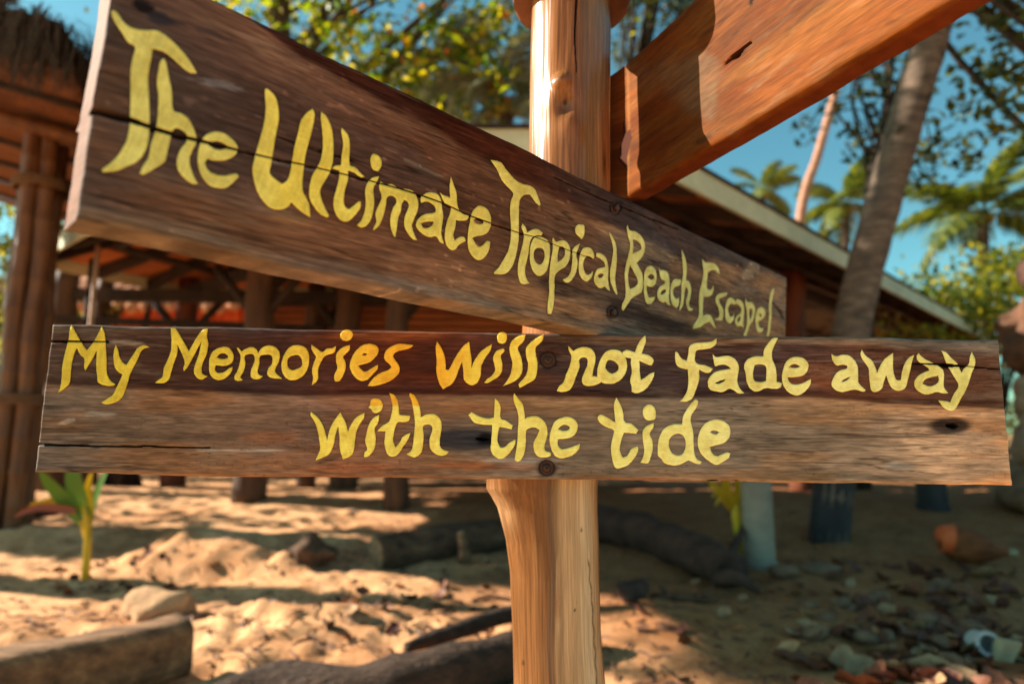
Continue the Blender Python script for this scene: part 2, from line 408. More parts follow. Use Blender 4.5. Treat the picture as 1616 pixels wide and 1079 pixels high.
UPPER = [
 ('U1', ["175 85 210 88 245 130 280 180 340 220 430 238 530 240 600 275 680 345 760 430 815 510 852 578 800 575 740 535 670 470 600 415 505 385 490 480 470 590 470 700 478 830 480 950 475 1060 460 1150 420 1230 370 1280 300 1310 220 1345 110 1355 105 1335 170 1285 240 1210 295 1110 320 1000 328 850 330 700 330 560 345 460 365 375 310 335 255 250 215 190 185 130"]),
 ('U1', ["590 460 612 500 630 600 655 720 668 870 720 890 780 930 830 1020 850 1110 820 1180 795 1240 800 1310 825 1380 860 1450 810 1445 740 1390 700 1330 693 1270 720 1180 765 1120 775 1070 740 1030 690 1010 660 1030 640 1110 620 1190 600 1270 530 1320 430 1375 400 1365 430 1300 470 1240 490 1130 525 1030 545 880 548 750 535 650 550 540 565 480"]),
 ('U2', ["985 440 1060 450 1120 490 1165 540 1172 590 1130 640 1060 665 980 665 935 650 915 690 950 750 1000 775 1060 785 1120 775 1165 770 1180 795 1130 845 1080 880 1020 882 950 860 890 790 860 700 858 620 875 540 915 470 | 940 540 980 515 1040 520 1100 555 1070 575 1000 578"]),
 ('U3', ["205 48 240 75 280 130 300 230 295 320 275 420 255 540 240 640 228 715 270 760 325 800 365 770 390 700 405 610 425 500 450 400 475 300 520 240 565 208 580 240 575 310 550 420 525 510 505 600 493 700 485 800 490 860 520 920 538 960 548 1062 500 1035 440 985 398 945 370 980 320 1000 250 995 190 950 140 880 105 780 92 680 115 570 155 430 185 310 195 200 190 60"]),
 ('U3', ["632 232 670 265 705 330 725 420 730 520 725 620 700 710 660 780 625 850 635 920 660 980 695 1050 680 1065 630 1040 580 985 545 920 538 850 560 740 600 670 635 590 645 500 642 400 630 290"]),
 ('U3', ["795 358 825 390 850 430 858 520 858 650 900 670 940 710 975 745 940 745 890 710 845 695 845 760 820 850 810 930 820 975 850 1000 890 970 925 940 945 940 940 990 900 1045 860 1085 820 1098 770 1070 735 1000 730 930 755 830 775 740 775 695 720 680 735 660 788 650 795 570 805 480 790 390"]),
 ('U4', ["290 240 275 280 245 340 252 430 245 510 225 580 190 630 150 643 115 625 150 590 175 520 185 440 180 360 195 300 235 255", "245 62 285 78 308 120 305 170 280 203 240 185 222 130 228 85"]),
 ('U4', ["300 282 340 305 395 305 440 335 490 340 550 355 585 400 600 460 590 520 565 580 550 630 565 690 590 745 555 735 510 680 488 620 495 550 520 490 520 450 490 425 470 460 460 520 440 570 430 650 418 722 400 700 380 630 380 560 400 490 425 450 420 415 390 395 355 405 345 460 330 530 310 590 280 640 245 668 245 650 268 600 262 530 290 460 310 400 290 330"]),
 ('U4', ["690 368 745 380 775 420 785 480 795 560 785 630 780 690 800 770 770 760 740 715 690 720 640 700 600 665 580 625 600 575 650 540 730 525 735 495 715 465 670 440 620 450 618 410 650 380 | 620 610 660 598 720 598 705 630 660 650 635 640"]),
 ('U4', ["855 245 880 310 900 380 908 470 940 530 1000 550 980 585 930 590 895 585 890 640 875 700 885 745 920 720 960 720 972 750 920 780 890 815 860 822 825 790 808 730 812 650 830 580 855 505 850 475 810 455 790 420 768 370 800 390 850 410 845 330"]),
 ('U4', ["1070 475 1130 490 1165 540 1172 600 1160 660 1120 700 1060 712 1025 725 1050 770 1075 795 1110 780 1140 750 1165 755 1155 820 1120 880 1080 900 1040 885 1000 830 988 760 990 680 1005 600 1020 530 | 1035 585 1060 568 1095 578 1115 605 1090 618 1050 608"]),
 ('U5', ["95 150 150 158 210 180 250 240 310 310 370 370 440 405 490 415 545 440 580 500 618 615 605 630 560 590 510 520 460 515 420 540 398 590 392 700 392 850 388 1000 373 1095 343 1215 303 1295 243 1345 133 1347 130 1327 173 1285 223 1205 273 1115 303 995 308 865 298 665 310 570 330 500 270 430 210 360 170 270 120 190"]),
 ('U6', ["295 152 325 185 345 245 400 215 460 212 510 250 495 278 450 275 400 300 375 345 365 420 345 530 325 620 330 710 370 780 290 785 260 740 245 650 255 540 285 420 305 330 310 260 285 190"]),
 ('U6', ["440 290 500 295 560 330 585 400 580 500 565 600 540 660 475 703 420 670 385 600 372 480 380 390 405 320 | 450 410 500 412 525 450 525 520 500 570 470 582 435 555 415 500 420 440"]),
 ('U6', ["618 295 650 340 700 328 750 335 790 390 798 460 785 540 750 600 690 640 640 690 632 800 630 920 622 1000 605 1080 590 1100 560 1095 560 1000 575 880 575 760 580 640 600 500 615 400 610 320 | 680 400 720 395 742 430 735 490 705 530 665 552 665 480"]),
 ('U6', ["900 360 880 420 860 480 875 560 865 640 835 710 790 765 745 768 718 740 770 710 800 660 815 580 820 500 820 430 850 390", "880 162 943 165 948 230 935 290 920 318 890 290 855 255 850 200"]),
 ('U6', ["965 400 1010 410 1040 450 1050 500 1040 525 1010 500 970 490 940 540 935 610 960 680 990 690 1035 650 1030 695 1000 740 965 760 920 730 890 670 885 580 900 480 925 420"]),
 ('U6', ["1075 460 1120 465 1165 500 1190 560 1198 650 1195 740 1215 858 1185 840 1160 810 1115 830 1070 800 1045 740 1055 680 1085 630 1165 605 1155 565 1120 525 1070 495 | 1085 700 1115 675 1150 685 1130 715 1100 725"]),
 ('U6', ["1210 242 1235 280 1270 350 1285 430 1285 540 1275 650 1268 740 1280 820 1295 895 1275 890 1245 830 1220 750 1215 650 1235 540 1248 440 1235 350 1210 270"]),
 ('U6', ["1400 165 1420 220 1480 235 1540 280 1578 350 1575 450 1545 510 1495 565 1520 610 1555 690 1562 790 1545 870 1500 900 1450 930 1400 1000 1355 1065 1338 1050 1345 990 1375 920 1375 800 1368 680 1385 570 1410 470 1425 370 1405 290 1390 200 | 1455 320 1495 330 1535 370 1540 420 1500 445 1455 465 1460 390 | 1425 585 1465 660 1500 730 1505 780 1465 820 1425 840 1410 780 1405 690"]),
 ('U9', ["270 210 330 225 375 290 392 380 385 470 350 545 290 570 225 550 222 620 240 700 265 745 310 745 365 735 350 790 305 845 255 862 215 835 185 740 170 620 172 470 182 340 215 250 | 235 400 280 355 325 360 350 400 325 440 275 432"]),
 ('U9', ["432 245 455 280 510 285 560 305 595 360 612 450 612 570 605 690 605 800 620 885 580 870 550 830 500 835 440 805 405 740 405 650 440 570 530 510 525 470 470 430 440 340 | 455 690 480 640 530 612 555 625 530 670 480 700"]),
 ('U9', ["715 430 770 440 808 440 800 520 770 550 700 575 672 640 685 720 725 780 770 745 775 820 755 900 735 925 690 905 645 830 628 720 628 600 645 500 680 450"]),
 ('U9', ["815 -60 840 -20 870 50 900 180 905 300 895 450 940 480 975 560 975 680 955 790 945 860 965 920 1015 935 990 970 935 970 905 900 890 810 910 730 925 640 905 585 880 580 865 680 855 780 840 880 800 950 778 975 790 880 805 770 810 650 815 500 835 380 838 230 825 80"]),
 ('U8', ["205 130 235 170 285 175 340 185 385 235 405 300 385 300 350 262 300 265 270 290 262 340 255 420 262 470 280 480 305 475 330 435 330 490 305 545 270 562 220 560 212 640 210 730 215 775 270 762 310 790 335 850 358 920 345 920 305 870 280 845 230 870 180 905 95 928 105 880 150 810 165 760 165 680 165 570 180 470 205 370 215 260 205 180"]),
 ('U8', ["490 515 475 545 430 570 395 580 400 630 435 690 445 760 430 830 390 832 340 820 390 790 398 740 380 680 355 620 355 570 390 530 440 518"]),
 ('U8', ["520 572 560 590 590 630 570 650 530 640 500 680 500 740 520 790 550 780 568 750 560 820 520 868 480 840 462 770 465 680 485 600"]),
 ('U8', ["590 590 640 605 670 650 680 730 672 800 670 870 675 915 645 895 600 895 575 850 585 790 640 740 640 690 610 650 585 640 | 600 830 620 785 638 790 630 830 610 850"]),
 ('U8', ["695 575 715 620 760 625 800 680 800 760 775 840 745 880 725 940 700 1010 668 1005 690 940 710 870 710 780 705 700 690 640 | 740 690 768 710 765 770 745 820 735 760"]),
 ('U8', ["870 675 905 700 918 750 900 800 860 830 840 850 850 900 875 920 895 910 885 955 855 970 825 945 808 880 808 790 825 710 | 845 770 865 750 880 775 862 795"]),
 ('U8', ["1010 465 1020 480 1005 560 990 650 990 780 975 920 960 1010 930 1010 945 930 960 780 960 650 970 550 990 490"]),
]

def smooth_outline(P, sub=4, corner=70.0):
    """closed outline in picture units -> rounded outline that keeps its sharp tips"""
    P = [Vector(p) for p in P]
    n = len(P); out = []
    corn = []
    for i in range(n):
        a = P[i] - P[i - 1]; b = P[(i + 1) % n] - P[i]
        ang = math.degrees(a.angle(b)) if a.length > 1e-6 and b.length > 1e-6 else 0
        corn.append(ang > corner)
    for i in range(n):
        p0, p1, p2, p3 = P[i - 1], P[i], P[(i + 1) % n], P[(i + 2) % n]
        L = (p2 - p1).length
        t1 = (p2 - p1).normalized() if corn[i] else (p2 - p0).normalized()
        t2 = (p2 - p1).normalized() if corn[(i + 1) % n] else (p3 - p1).normalized()
        m1, m2 = t1 * L, t2 * L
        for k in range(sub):
            t = k / sub
            h1 = 2 * t ** 3 - 3 * t * t + 1; h2 = t ** 3 - 2 * t * t + t; h3 = -2 * t ** 3 + 3 * t * t; h4 = t ** 3 - t * t
            out.append(p1 * h1 + m1 * h2 + p2 * h3 + m2 * h4)
    return out
# ------------------------------------------------------------------ sand
def ground_base(x, y):
    x = np.asarray(x, float); y = np.asarray(y, float)
    z = 0.34 * sstep(4.6, 8.5, y) + 0.10 * sstep(8.5, 14, y)
    z = z - 0.10 * (1 - sstep(-6, 1, y))
    return z

def ground_z(x, y):
    return float(ground_base(x, y))

def at_ground(px, py):
    z = 0.0
    for _ in range(30):
        p = at_z(px, py, z)
        z = 0.5 * z + 0.5 * ground_z(p.x, p.y)
    return Vector((p.x, p.y, z))

MOUNDS = []          # (x, y, rx, ry, rot, h)
def mound_px(px, py, wx, wy, h, rot=0.0):
    p = at_ground(px, py)
    MOUNDS.append((p.x, p.y, wx, wy, rot, h))
mound_px(350, 897, 0.62, 0.42, 0.26)
mound_px(300, 880, 0.35, 0.30, 0.10)
mound_px(90, 850, 1.1, 0.35, 0.10)
mound_px(440, 915, 0.35, 0.25, 0.06)
mound_px(150, 1000, 1.0, 0.35, 0.07)
mound_px(260, 925, 0.9, .14, -0.07)
mound_px(560, 850, 0.7, 0.3, 0.08)
mound_px(560, 925, 0.8, 0.22, 0.06)
mound_px(520, 985, 0.7, 0.25, 0.07)
mound_px(1100, 1000, 0.8, 0.5, 0.08)
mound_px(1430, 930, 0.9, 0.5, 0.06)
mound_px(1000, 880, 0.6, 0.4, 0.05)
DENTS = []
_r = random.Random(3)
for _ in range(190):
    p = at_ground(_r.uniform(-40, 830), _r.uniform(775, 1079))
    DENTS.append((p.x, p.y, _r.uniform(.07, .15), _r.uniform(.05, .10), _r.uniform(0, 3), -_r.uniform(.012, .035)))
for _ in range(70):
    p = at_ground(_r.uniform(950, 1640), _r.uniform(790, 1079))
    DENTS.append((p.x, p.y, _r.uniform(.07, .16), _r.uniform(.05, .10), _r.uniform(0, 3), -_r.uniform(.008, .024)))

def build_sand():
    def axis(lo, hi, step, far, n):
        d = np.arange(lo, hi, step)
        g = np.geomspace(step * 2, far, n)
        return np.concatenate([(lo - g)[::-1], d, hi + g])
    xs = axis(-6.5, 7.5, 0.033, 400, 34)
    ys = np.concatenate([axis(2.0, 8.0, 0.033, 120, 26)[:26], np.arange(2.0, 8.0, .033), np.arange(8.0, 14, .10), 14 + np.geomspace(.2, 700, 34)])
    X, Y = np.meshgrid(xs, ys, indexing='ij')
    Z = ground_base(X, Y)
    near = sstep(-1.5, 1.5, Y) * (1 - sstep(16, 40, Y)) * (1 - sstep(12, 30, np.abs(X)))
    Z = Z + near * (0.10 * (fbm(X * .55 + 40, Y * .8 + 40, 4, 140) - .5) + 0.05 * (fbm(X * 2.3 + 40, Y * 3.6 + 40, 4, 141) - .5) + 0.022 * (fbm(X * 8 + 90, Y * 11 + 90, 4, 142) - .5))
    for (mx, my, rx, ry, rot, h) in MOUNDS:
        a = (X - mx) / rx; b = (Y - my) / ry
        Z += h * np.exp(-(a * a + b * b)) * (1 + .5 * (fbm(X * 4 + 60, Y * 4 + 60, 3, 143) - .5))
    for (mx, my, rx, ry, rot, h) in DENTS:
        ix = np.where(np.abs(xs - mx) < .5)[0]; iy = np.where(np.abs(ys - my) < .5)[0]
        if not len(ix) or not len(iy): continue
        sl = np.ix_(ix, iy)
        c, s = math.cos(rot), math.sin(rot)
        a = ((X[sl] - mx) * c + (Y[sl] - my) * s) / rx; b = (-(X[sl] - mx) * s + (Y[sl] - my) * c) / ry
        d = a * a + b * b
        Z[sl] += h * np.exp(-d * 1.2) - .45 * h * np.exp(-(np.sqrt(d) - 1.5) ** 2 * 5)
    nx, ny = X.shape
    idx = np.arange(nx * ny).reshape(nx, ny)
    F = np.stack([idx[:-1, :-1].ravel(), idx[1:, :-1].ravel(), idx[1:, 1:].ravel(), idx[:-1, 1:].ravel()], -1)
    m, nt, b = nodes_of('beach_sand')
    tc = nt.nodes.new('ShaderNodeTexCoord')
    def noise(scale, detail=6, rough=.6):
        n = nt.nodes.new('ShaderNodeTexNoise'); n.inputs['Scale'].default_value = scale; n.inputs['Detail'].default_value = detail; n.inputs['Roughness'].default_value = rough
        nt.links.new(tc.outputs['Object'], n.inputs['Vector']); return n
    n1 = noise(1.1); n2 = noise(26, 8, .7); n3 = noise(5.5, 5)
    r1 = nt.nodes.new('ShaderNodeValToRGB'); e = r1.color_ramp.elements
    e[0].position = .35; e[0].color = (*lin(216, 158, 112), 1); e[1].position = .68; e[1].color = (*lin(238, 185, 138), 1)
    nt.links.new(n1.outputs['Fac'], r1.inputs[0])
    r2 = nt.nodes.new('ShaderNodeValToRGB'); e = r2.color_ramp.elements
    e[0].position = .36; e[0].color = (.66, .57, .48, 1); e[1].position = .56; e[1].color = (1, 1, 1, 1)
    nt.links.new(n2.outputs['Fac'], r2.inputs[0])
    r3 = nt.nodes.new('ShaderNodeValToRGB'); e = r3.color_ramp.elements
    e[0].position = .38; e[0].color = (.74, .64, .55, 1); e[1].position = .55; e[1].color = (1, 1, 1, 1)
    nt.links.new(n3.outputs['Fac'], r3.inputs[0])
    a = nt.nodes.new('ShaderNodeMix'); a.data_type = 'RGBA'; a.blend_type = 'MULTIPLY'; a.inputs[0].default_value = .8
    nt.links.new(r1.outputs[0], a.inputs[6]); nt.links.new(r2.outputs[0], a.inputs[7])
    c = nt.nodes.new('ShaderNodeMix'); c.data_type = 'RGBA'; c.blend_type = 'MULTIPLY'; c.inputs[0].default_value = .55
    nt.links.new(a.outputs[2], c.inputs[6]); nt.links.new(r3.outputs[0], c.inputs[7])
    # greyer, dirtier soil towards the pavilion's right side
    at = nt.nodes.new('ShaderNodeAttribute'); at.attribute_name = 'tint'
    d = nt.nodes.new('ShaderNodeMix'); d.data_type = 'RGBA'; d.blend_type = 'MULTIPLY'; d.inputs[0].default_value = 1
    nt.links.new(c.outputs[2], d.inputs[6]); nt.links.new(at.outputs['Color'], d.inputs[7])
    nt.links.new(d.outputs[2], b.inputs['Base Color'])
    b.inputs['Roughness'].default_value = .95; b.inputs['Specular IOR Level'].default_value = .15
    bp = nt.nodes.new('ShaderNodeBump'); bp.inputs['Strength'].default_value = .6; bp.inputs['Distance'].default_value = .02
    nt.links.new(n2.outputs['Fac'], bp.inputs['Height']); nt.links.new(bp.outputs[0], b.inputs['Normal'])
    V = np.stack([X, Y, Z], -1).reshape(-1, 3)
    soil = sstep(-.9, .9, X + .25 * (Y - 4) + 1.6 * (fbm(X * .9 + 50, Y * .9 + 50, 4, 145) - .5)) * sstep(2.2, 3.2, Y + .6 * (fbm(X + 70, Y + 70, 3, 146) - .5)) * (1 - sstep(14, 24, Y))
    litter = sstep(.52, .66, fbm(X * 1.7 + 30, Y * 2.4 + 30, 4, 147)) * sstep(2.2, 3, Y) * .5
    T = np.ones(X.shape + (3,))
    T = mix(T, np.array([.46, .37, .31]) + 0 * T, soil)
    T = mix(T, np.array([.52, .42, .34]) + 0 * T, litter)
    tag(mesh_object('sand', V, F, m, tint=T.reshape(-1, 3)), kind='structure')
    return xs, ys, Z
_gx, _gy, _gz = build_sand()

def sand_z(x, y):
    i = min(max(int(np.searchsorted(_gx, x)) - 1, 0), len(_gx) - 2); j = min(max(int(np.searchsorted(_gy, y)) - 1, 0), len(_gy) - 2)
    fx = (x - _gx[i]) / (_gx[i + 1] - _gx[i]); fy = (y - _gy[j]) / (_gy[j + 1] - _gy[j])
    return float((_gz[i, j] * (1 - fx) + _gz[i + 1, j] * fx) * (1 - fy) + (_gz[i, j + 1] * (1 - fx) + _gz[i + 1, j + 1] * fx) * fy)

def sit(px, py):
    p = at_ground(px, py)
    p.z = sand_z(p.x, p.y)
    return p
# ------------------------------------------------------------------ pavilion behind the sign
M_FASCIA = mat_noise('cream_paint', [(.3, lin(176, 170, 138)), (.7, lin(206, 200, 166))], (3, 3, 6), rough=.6, bump=.15)
M_ROOFTOP = mat_noise('roof_sheet', [(.3, lin(66, 58, 52)), (.7, lin(96, 84, 74))], (2, 2, 2), rough=.8)
M_CEIL = mat_noise('ceiling_boards', [(.3, lin(140, 74, 38)), (.6, lin(184, 104, 56)), (.85, lin(206, 130, 74))], (.7, 7, 7), rough=.7, bump=.3)
M_RAFTER = mat_noise('dark_rafter', [(.3, lin(34, 24, 20)), (.7, lin(62, 44, 34))], (6, 6, 6), rough=.8)
M_POSTWOOD = mat_noise('pavilion_post_wood', [(.3, lin(58, 38, 28)), (.6, lin(96, 64, 44)), (.8, lin(140, 100, 70))], (9, 9, 1.4), rough=.75, bump=.4)
M_POSTRED = mat_noise('red_post_wood', [(.3, lin(70, 34, 20)), (.7, lin(120, 60, 34))], (9, 9, 1.4), rough=.75, bump=.4)
M_CONC = mat_noise('pale_grey_plaster', [(.3, lin(122, 112, 98)), (.7, lin(160, 148, 130))], (3, 3, 5), rough=.85, bump=.4)
M_BLUE = mat_noise('blue_grey_paint', [(.3, lin(36, 33, 36)), (.7, lin(60, 55, 58))], (4, 4, 3), rough=.6, bump=.25)

EZ = 3.05
A_ = at_z(58, 412, EZ); B_ = at_z(372, 240, EZ); C_ = at_z(985, 240, EZ); D_ = at_z(1588, 553, EZ)
inw = Vector((-(D_ - C_).y, (D_ - C_).x, 0)).normalized()
E_ = D_ + inw * 4.4
G_ = Vector((1.6, 9.1, EZ)); F_ = Vector((-4.6, 9.3, EZ))
APEX = Vector((-0.9, 6.7, EZ + 1.0)); RIDGE = D_ + inw * 2.2 + Vector((0, 0, .85))
pav = empty('beach_pavilion', (0, 7, 0.3))
tag(pav, 'open beach pavilion with cream fascia, dark rafters and brown board ceiling', 'pavilion')

planes = [(A_, B_, APEX, APEX), (B_, C_, APEX, APEX), (C_, D_, RIDGE, APEX), (E_, G_, APEX, RIDGE), (G_, F_, APEX, APEX), (F_, A_, APEX, APEX), (D_, E_, RIDGE, RIDGE)]
def lerp(a, b, t): return a + (b - a) * t
rt = MB()
for (p0, p1, t1, t0) in planes:
    # roof skin above the ceiling
    up = Vector((0, 0, .14))
    if (t1 - t0).length < 1e-6: rt.add([p0 + up, p1 + up, t1 + up], [(0, 1, 2)])
    else: rt.add([p0 + up, p1 + up, t1 + up, t0 + up], [(0, 1, 2, 3)])
rt.build('roof', M_ROOFTOP, pav, smooth=False)
for pi, (p0, p1, t1, t0) in enumerate(planes):
    nrow = 11 if pi in (0, 3, 4, 2) else 8
    for k in range(nrow):                                   # ceiling boards, laid parallel to the eave with open joints
        f0, f1 = k / nrow, (k + .88) / nrow
        a, b = lerp(p0, t0, f0), lerp(p1, t1, f0)
        c, d = lerp(p1, t1, f1), lerp(p0, t0, f1)
        up = Vector((0, 0, .09)); th = Vector((0, 0, .02))
        dz = Vector((0, 0, random.uniform(-.006, .006)))
        mb = MB(); mb.add([a + up + dz, b + up + dz, c + up + dz, d + up + dz, a + up + th + dz, b + up + th + dz, c + up + th + dz, d + up + th + dz], [(3, 2, 1, 0), (4, 5, 6, 7), (0, 1, 5, 4), (1, 2, 6, 5), (2, 3, 7, 6), (3, 0, 4, 7)])
        mb.build('ceiling_board', M_CEIL, pav, smooth=False)
    L = (p1 - p0).length
    nr = max(3, int(L / .95))
    for k in range(nr + 1):
        f = k / nr
        a = lerp(p0, p1, f); b = lerp(t0, t1, f)
        if (b - a).length < .4: continue
        mb = MB(); mb.bar(a + Vector((0, 0, .0)), lerp(a, b, .96) + Vector((0, 0, .0)), .07, .13)
        mb.build('rafter', M_RAFTER, pav, smooth=False)
    for f in (.22, .5, .78):
        a, b = lerp(p0, t0, f), lerp(p1, t1, f)
        if (b - a).length < .5: continue
        mb = MB(); mb.bar(a + Vector((0, 0, -.09)), b + Vector((0, 0, -.09)), .08, .07)
        mb.build('purlin', M_RAFTER, pav, smooth=False)
    mb = MB(); o_ = Vector((0, 0, .05))
    dd = (p1 - p0).normalized(); nn = Vector((dd.y, -dd.x, 0)) * .035
    mb.bar(p0 + o_ + nn - dd * .02, p1 + o_ + nn + dd * .02, .032, .20)
    mb.build('fascia', M_FASCIA, pav, smooth=False)
    mb = MB(); mb.bar(p0 + o_ + nn * 1.2 + Vector((0, 0, .115)), p1 + o_ + nn * 1.2 + Vector((0, 0, .115)), .07, .026)
    mb.build('roof_edge', M_RAFTER, pav, smooth=False)

def pav_post(p, top, r, mat, name='post', square=False, seed=1, lean=(0, 0)):
    mb = MB()
    if square:
        n = 4
        mb.box((p.x, p.y, (p.z + top) / 2 - .1), (r * 2, r * 2, top - p.z + .2), Matrix.Rotation(R(seed * 17), 3, 'Z'))
        return mb.build(name, mat, pav, smooth=False)
    k = 14
    pts = [(p.x + lean[0] * i / k + .02 * math.sin(i * 1.3 + seed), p.y + lean[1] * i / k + .02 * math.cos(i * .9 + seed), p.z - .12 + (top - p.z + .12) * i / k) for i in range(k + 1)]
    mb.tube(pts, [r * (1.12 - .2 * i / k) for i in range(k + 1)], 14, rough=.12, seed=seed)
    return mb.build(name, mat, pav)

def on_dir(px, Y):                  # ground spot in the direction of a picture column
    x = (px - 808) / F_PX * Y * 0.995
    return Vector((x, Y, sand_z(x, Y)))
pav_post(on_dir(284, 9.0), 3.2, .15, M_POSTRED, seed=3)
pav_post(on_dir(402, 7.6), 3.5, .17, M_POSTWOOD, seed=4)
pav_post(sit(540, 772), 3.25, .17, M_POSTWOOD, seed=5)
pav_post(sit(622, 800), 3.5, .13, M_POSTWOOD, seed=6)
pav_post(on_dir(86, 8.4), 3.2, .15, M_POSTWOOD, seed=7)
pav_post(on_dir(148, 9.0), 3.2, .11, M_POSTWOOD, seed=8)
pav_post(on_dir(490, 9.2), 3.2, .12, M_POSTWOOD, seed=9)
pav_post(on_dir(1262, 8.6), 3.2, .16, M_POSTRED, seed=10)
for (px, py, r, mat, sd, top, lab) in [(1200, 897, .115, M_CONC, 0, 1.22, 'pale grey plastered bollard beside the yellow coconut sprout'), (1472, 800, .15, M_BLUE, 2, 1.30, 'short blue-grey painted bollard right of the leaning palm')]:
    p = sit(px, py)
    bo = empty('bollard', tuple(p)); tag(bo, lab, 'bollard')
    k = 8
    mb = MB(); mb.tube([(p.x, p.y, p.z - .15 + (top - p.z + .15) * i / k) for i in range(k + 1)] + [(p.x, p.y, top + .03)], [r] * (k + 1) + [r * .8], 24, rough=.03, seed=sd)
    mb.build('shaft', mat, bo)
    mb = MB(); mb.tube([(p.x, p.y, p.z - .1), (p.x, p.y, p.z + .035), (p.x, p.y, p.z + .05)], [r * 1.12, r * 1.12, r * 1.02], 24)
    mb.build('footing', mat, bo, auto=30)
# tie beams, hanging poles and knee braces
for (a, b, h, w) in [((-6.1, 8.4, 2.86), (1.6, 8.9, 2.86), .16, .12), ((-6.0, 8.2, 2.5), (-2.6, 9.0, 2.5), .10, .08), ((-3.1, 7.6, 3.0), (1.2, 7.8, 3.0), .14, .10), ((-3.0, 7.6, 3.0), (-4.6, 9.0, 3.0), .14, .1), (C_ + inw * .9 - Vector((0, 0, .06)), D_ + inw * .9 - Vector((0, 0, .06)), .16, .12), (C_ + inw * 3.2, D_ + inw * 3.2, .14, .1)]:
    mb = MB(); mb.bar(a, b, w, h); mb.build('tie_beam', M_RAFTER, pav, smooth=False)
for (px, Y, dx) in [(402, 7.6, .55), (402, 7.6, -.55), (284, 9.0, .6), (284, 9.0, -.6), (622, 8.2, .5), (540, 9.0, -.5), (490, 9.2, .45)]:
    p = on_dir(px, Y)
    mb = MB(); mb.tube([(p.x, p.y, 2.35), (p.x + dx, p.y, 3.02)], .055, 8, rough=.1); mb.build('knee_brace', M_RAFTER, pav)
M_PALE = mat_noise('pale_pole', [(.3, lin(164, 120, 92)), (.7, lin(206, 164, 134))], (5, 5, 2), rough=.7)
p = on_dir(131, 6.9)
mb = MB(); mb.tube([(p.x, p.y, 3.08), (p.x, p.y, .3)], .026, 10); mb.build('hanging_pole', M_PALE, pav)
p = on_dir(114, 7.2)
mb = MB(); mb.tube([(p.x + .06, p.y, 3.02), (p.x, p.y, .3)], .022, 10); mb.build('hanging_pole', M_RAFTER, pav)

# slatted back screen of the pavilion
M_SLAT = mat_noise('orange_brown_slat', [(.3, lin(120, 62, 32)), (.7, lin(176, 98, 52))], (1.2, 6, 6), rough=.75, bump=.2)
for k in range(15):
    z = 1.5 + k * .105
    mb = MB(); mb.box((-.9, 9.45 + random.uniform(-.01, .01), z), (5.6, .03, .075), Matrix.Rotation(random.uniform(-.004, .004), 3, 'Y')); mb.build('screen_slat', M_SLAT, pav, smooth=False)
for x in (-3.6, -2.2, -.8, .6, 1.8):
    mb = MB(); mb.box((x, 9.52, 1.9), (.09, .09, 3.0)); mb.build('screen_stud', M_RAFTER, pav, smooth=False)
mb = MB(); mb.box((-.9, 9.62, 1.9), (5.6, .04, 2.8)); mb.build('screen_backing', M_RAFTER, pav, smooth=False)

# ------------------------------------------------------------------ orange bungalow seen under the pavilion roof
M_ORANGE = mat_noise('orange_wash', [(.3, lin(196, 76, 34)), (.6, lin(222, 98, 46)), (.8, lin(232, 130, 76))], (2.5, 2.5, 1), rough=.8, bump=.2)
M_STRAW = mat_noise('pale_straw', [(.3, lin(176, 110, 78)), (.7, lin(226, 164, 124))], (14, 14, 1.5), rough=.9, bump=.6)
bung = empty('orange_bungalow', (-3.5, 15, .4))
tag(bung, 'orange plank-walled bungalow with pale straw roof edge beyond the pavilion', 'bungalow')
x = -11.5
while x < -2.9:
    w = random.uniform(.16, .24)
    mb = MB(); mb.box((x + w / 2, 13.6 + random.uniform(-.012, .012), 2.05), (w - .022, .05, 3.4))
    mb.build('wall_plank', M_ORANGE, bung, smooth=False)
    x += w
mb = MB(); mb.box((-7.15, 13.75, 2.05), (8.8, .12, 3.4)); mb.build('back_wall', M_POSTRED, bung, smooth=False)
x = -12
k = 0
while x < -2.6:                                                # straw bundles of the eave, side by side
    w = random.uniform(.20, .34)
    mb = MB(); mb.tube([(x + w / 2, 13.15 + random.uniform(-.05, .05), 3.66 + random.uniform(-.10, .05)), (x + w / 2, 14.0, 4.05), (x + w / 2, 15.6, 4.8)], [w * .42, w * .52, w * .5], 8, rough=.2, seed=k)
    mb.build('straw_bundle', M_STRAW, bung)
    x += w; k += 1
for bx in (-9.4, -6.2):
    mb = MB(); mb.box((bx, 13.5, 1.9), (1.0, .08, 1.3)); f = mb.build('window', M_RAFTER, bung, smooth=False)
    mb = MB(); mb.box((bx, 13.45, 1.2), (1.2, .12, .08)); mb.build('sill', M_STRAW, f, smooth=False)

# ------------------------------------------------------------------ thatched gate on the left: bamboo column, rafters, shaggy thatch
M_BAMBOO = mat_noise('dark_bamboo', [(.3, lin(74, 46, 30)), (.6, lin(116, 76, 48)), (.8, lin(158, 108, 70))], (16, 16, 1.3), rough=.5, bump=.3)
M_ROPE = mat_noise('coir_rope', [(.3, lin(84, 60, 42)), (.7, lin(124, 92, 66))], (40, 40, 60), rough=.9)
M_THATCH = mat_noise('old_thatch', [(.3, lin(44, 34, 28)), (.6, lin(86, 66, 50)), (.85, lin(128, 98, 70))], (6, 30, 30), rough=.95, bump=.8, bump_dist=.03)
M_THATCHU = mat_noise('thatch_underside', [(.3, lin(84, 48, 27)), (.6, lin(122, 72, 40)), (.85, lin(146, 92, 54))], (3, 12, 12), rough=.9, bump=.5)
hut = empty('thatched_hut', tuple(sit(12, 838)))
tag(hut, 'thatched hut with bundled bamboo column and shaggy straw eave', 'thatched hut')
hp = sit(12, 838)
HY = hp.y
def roof_z(x, y):                                              # the roof falls towards the right, and gently towards the back
    return 4.20 - 0.30 * (x + 4.4) - .20 * (y - 5.6)
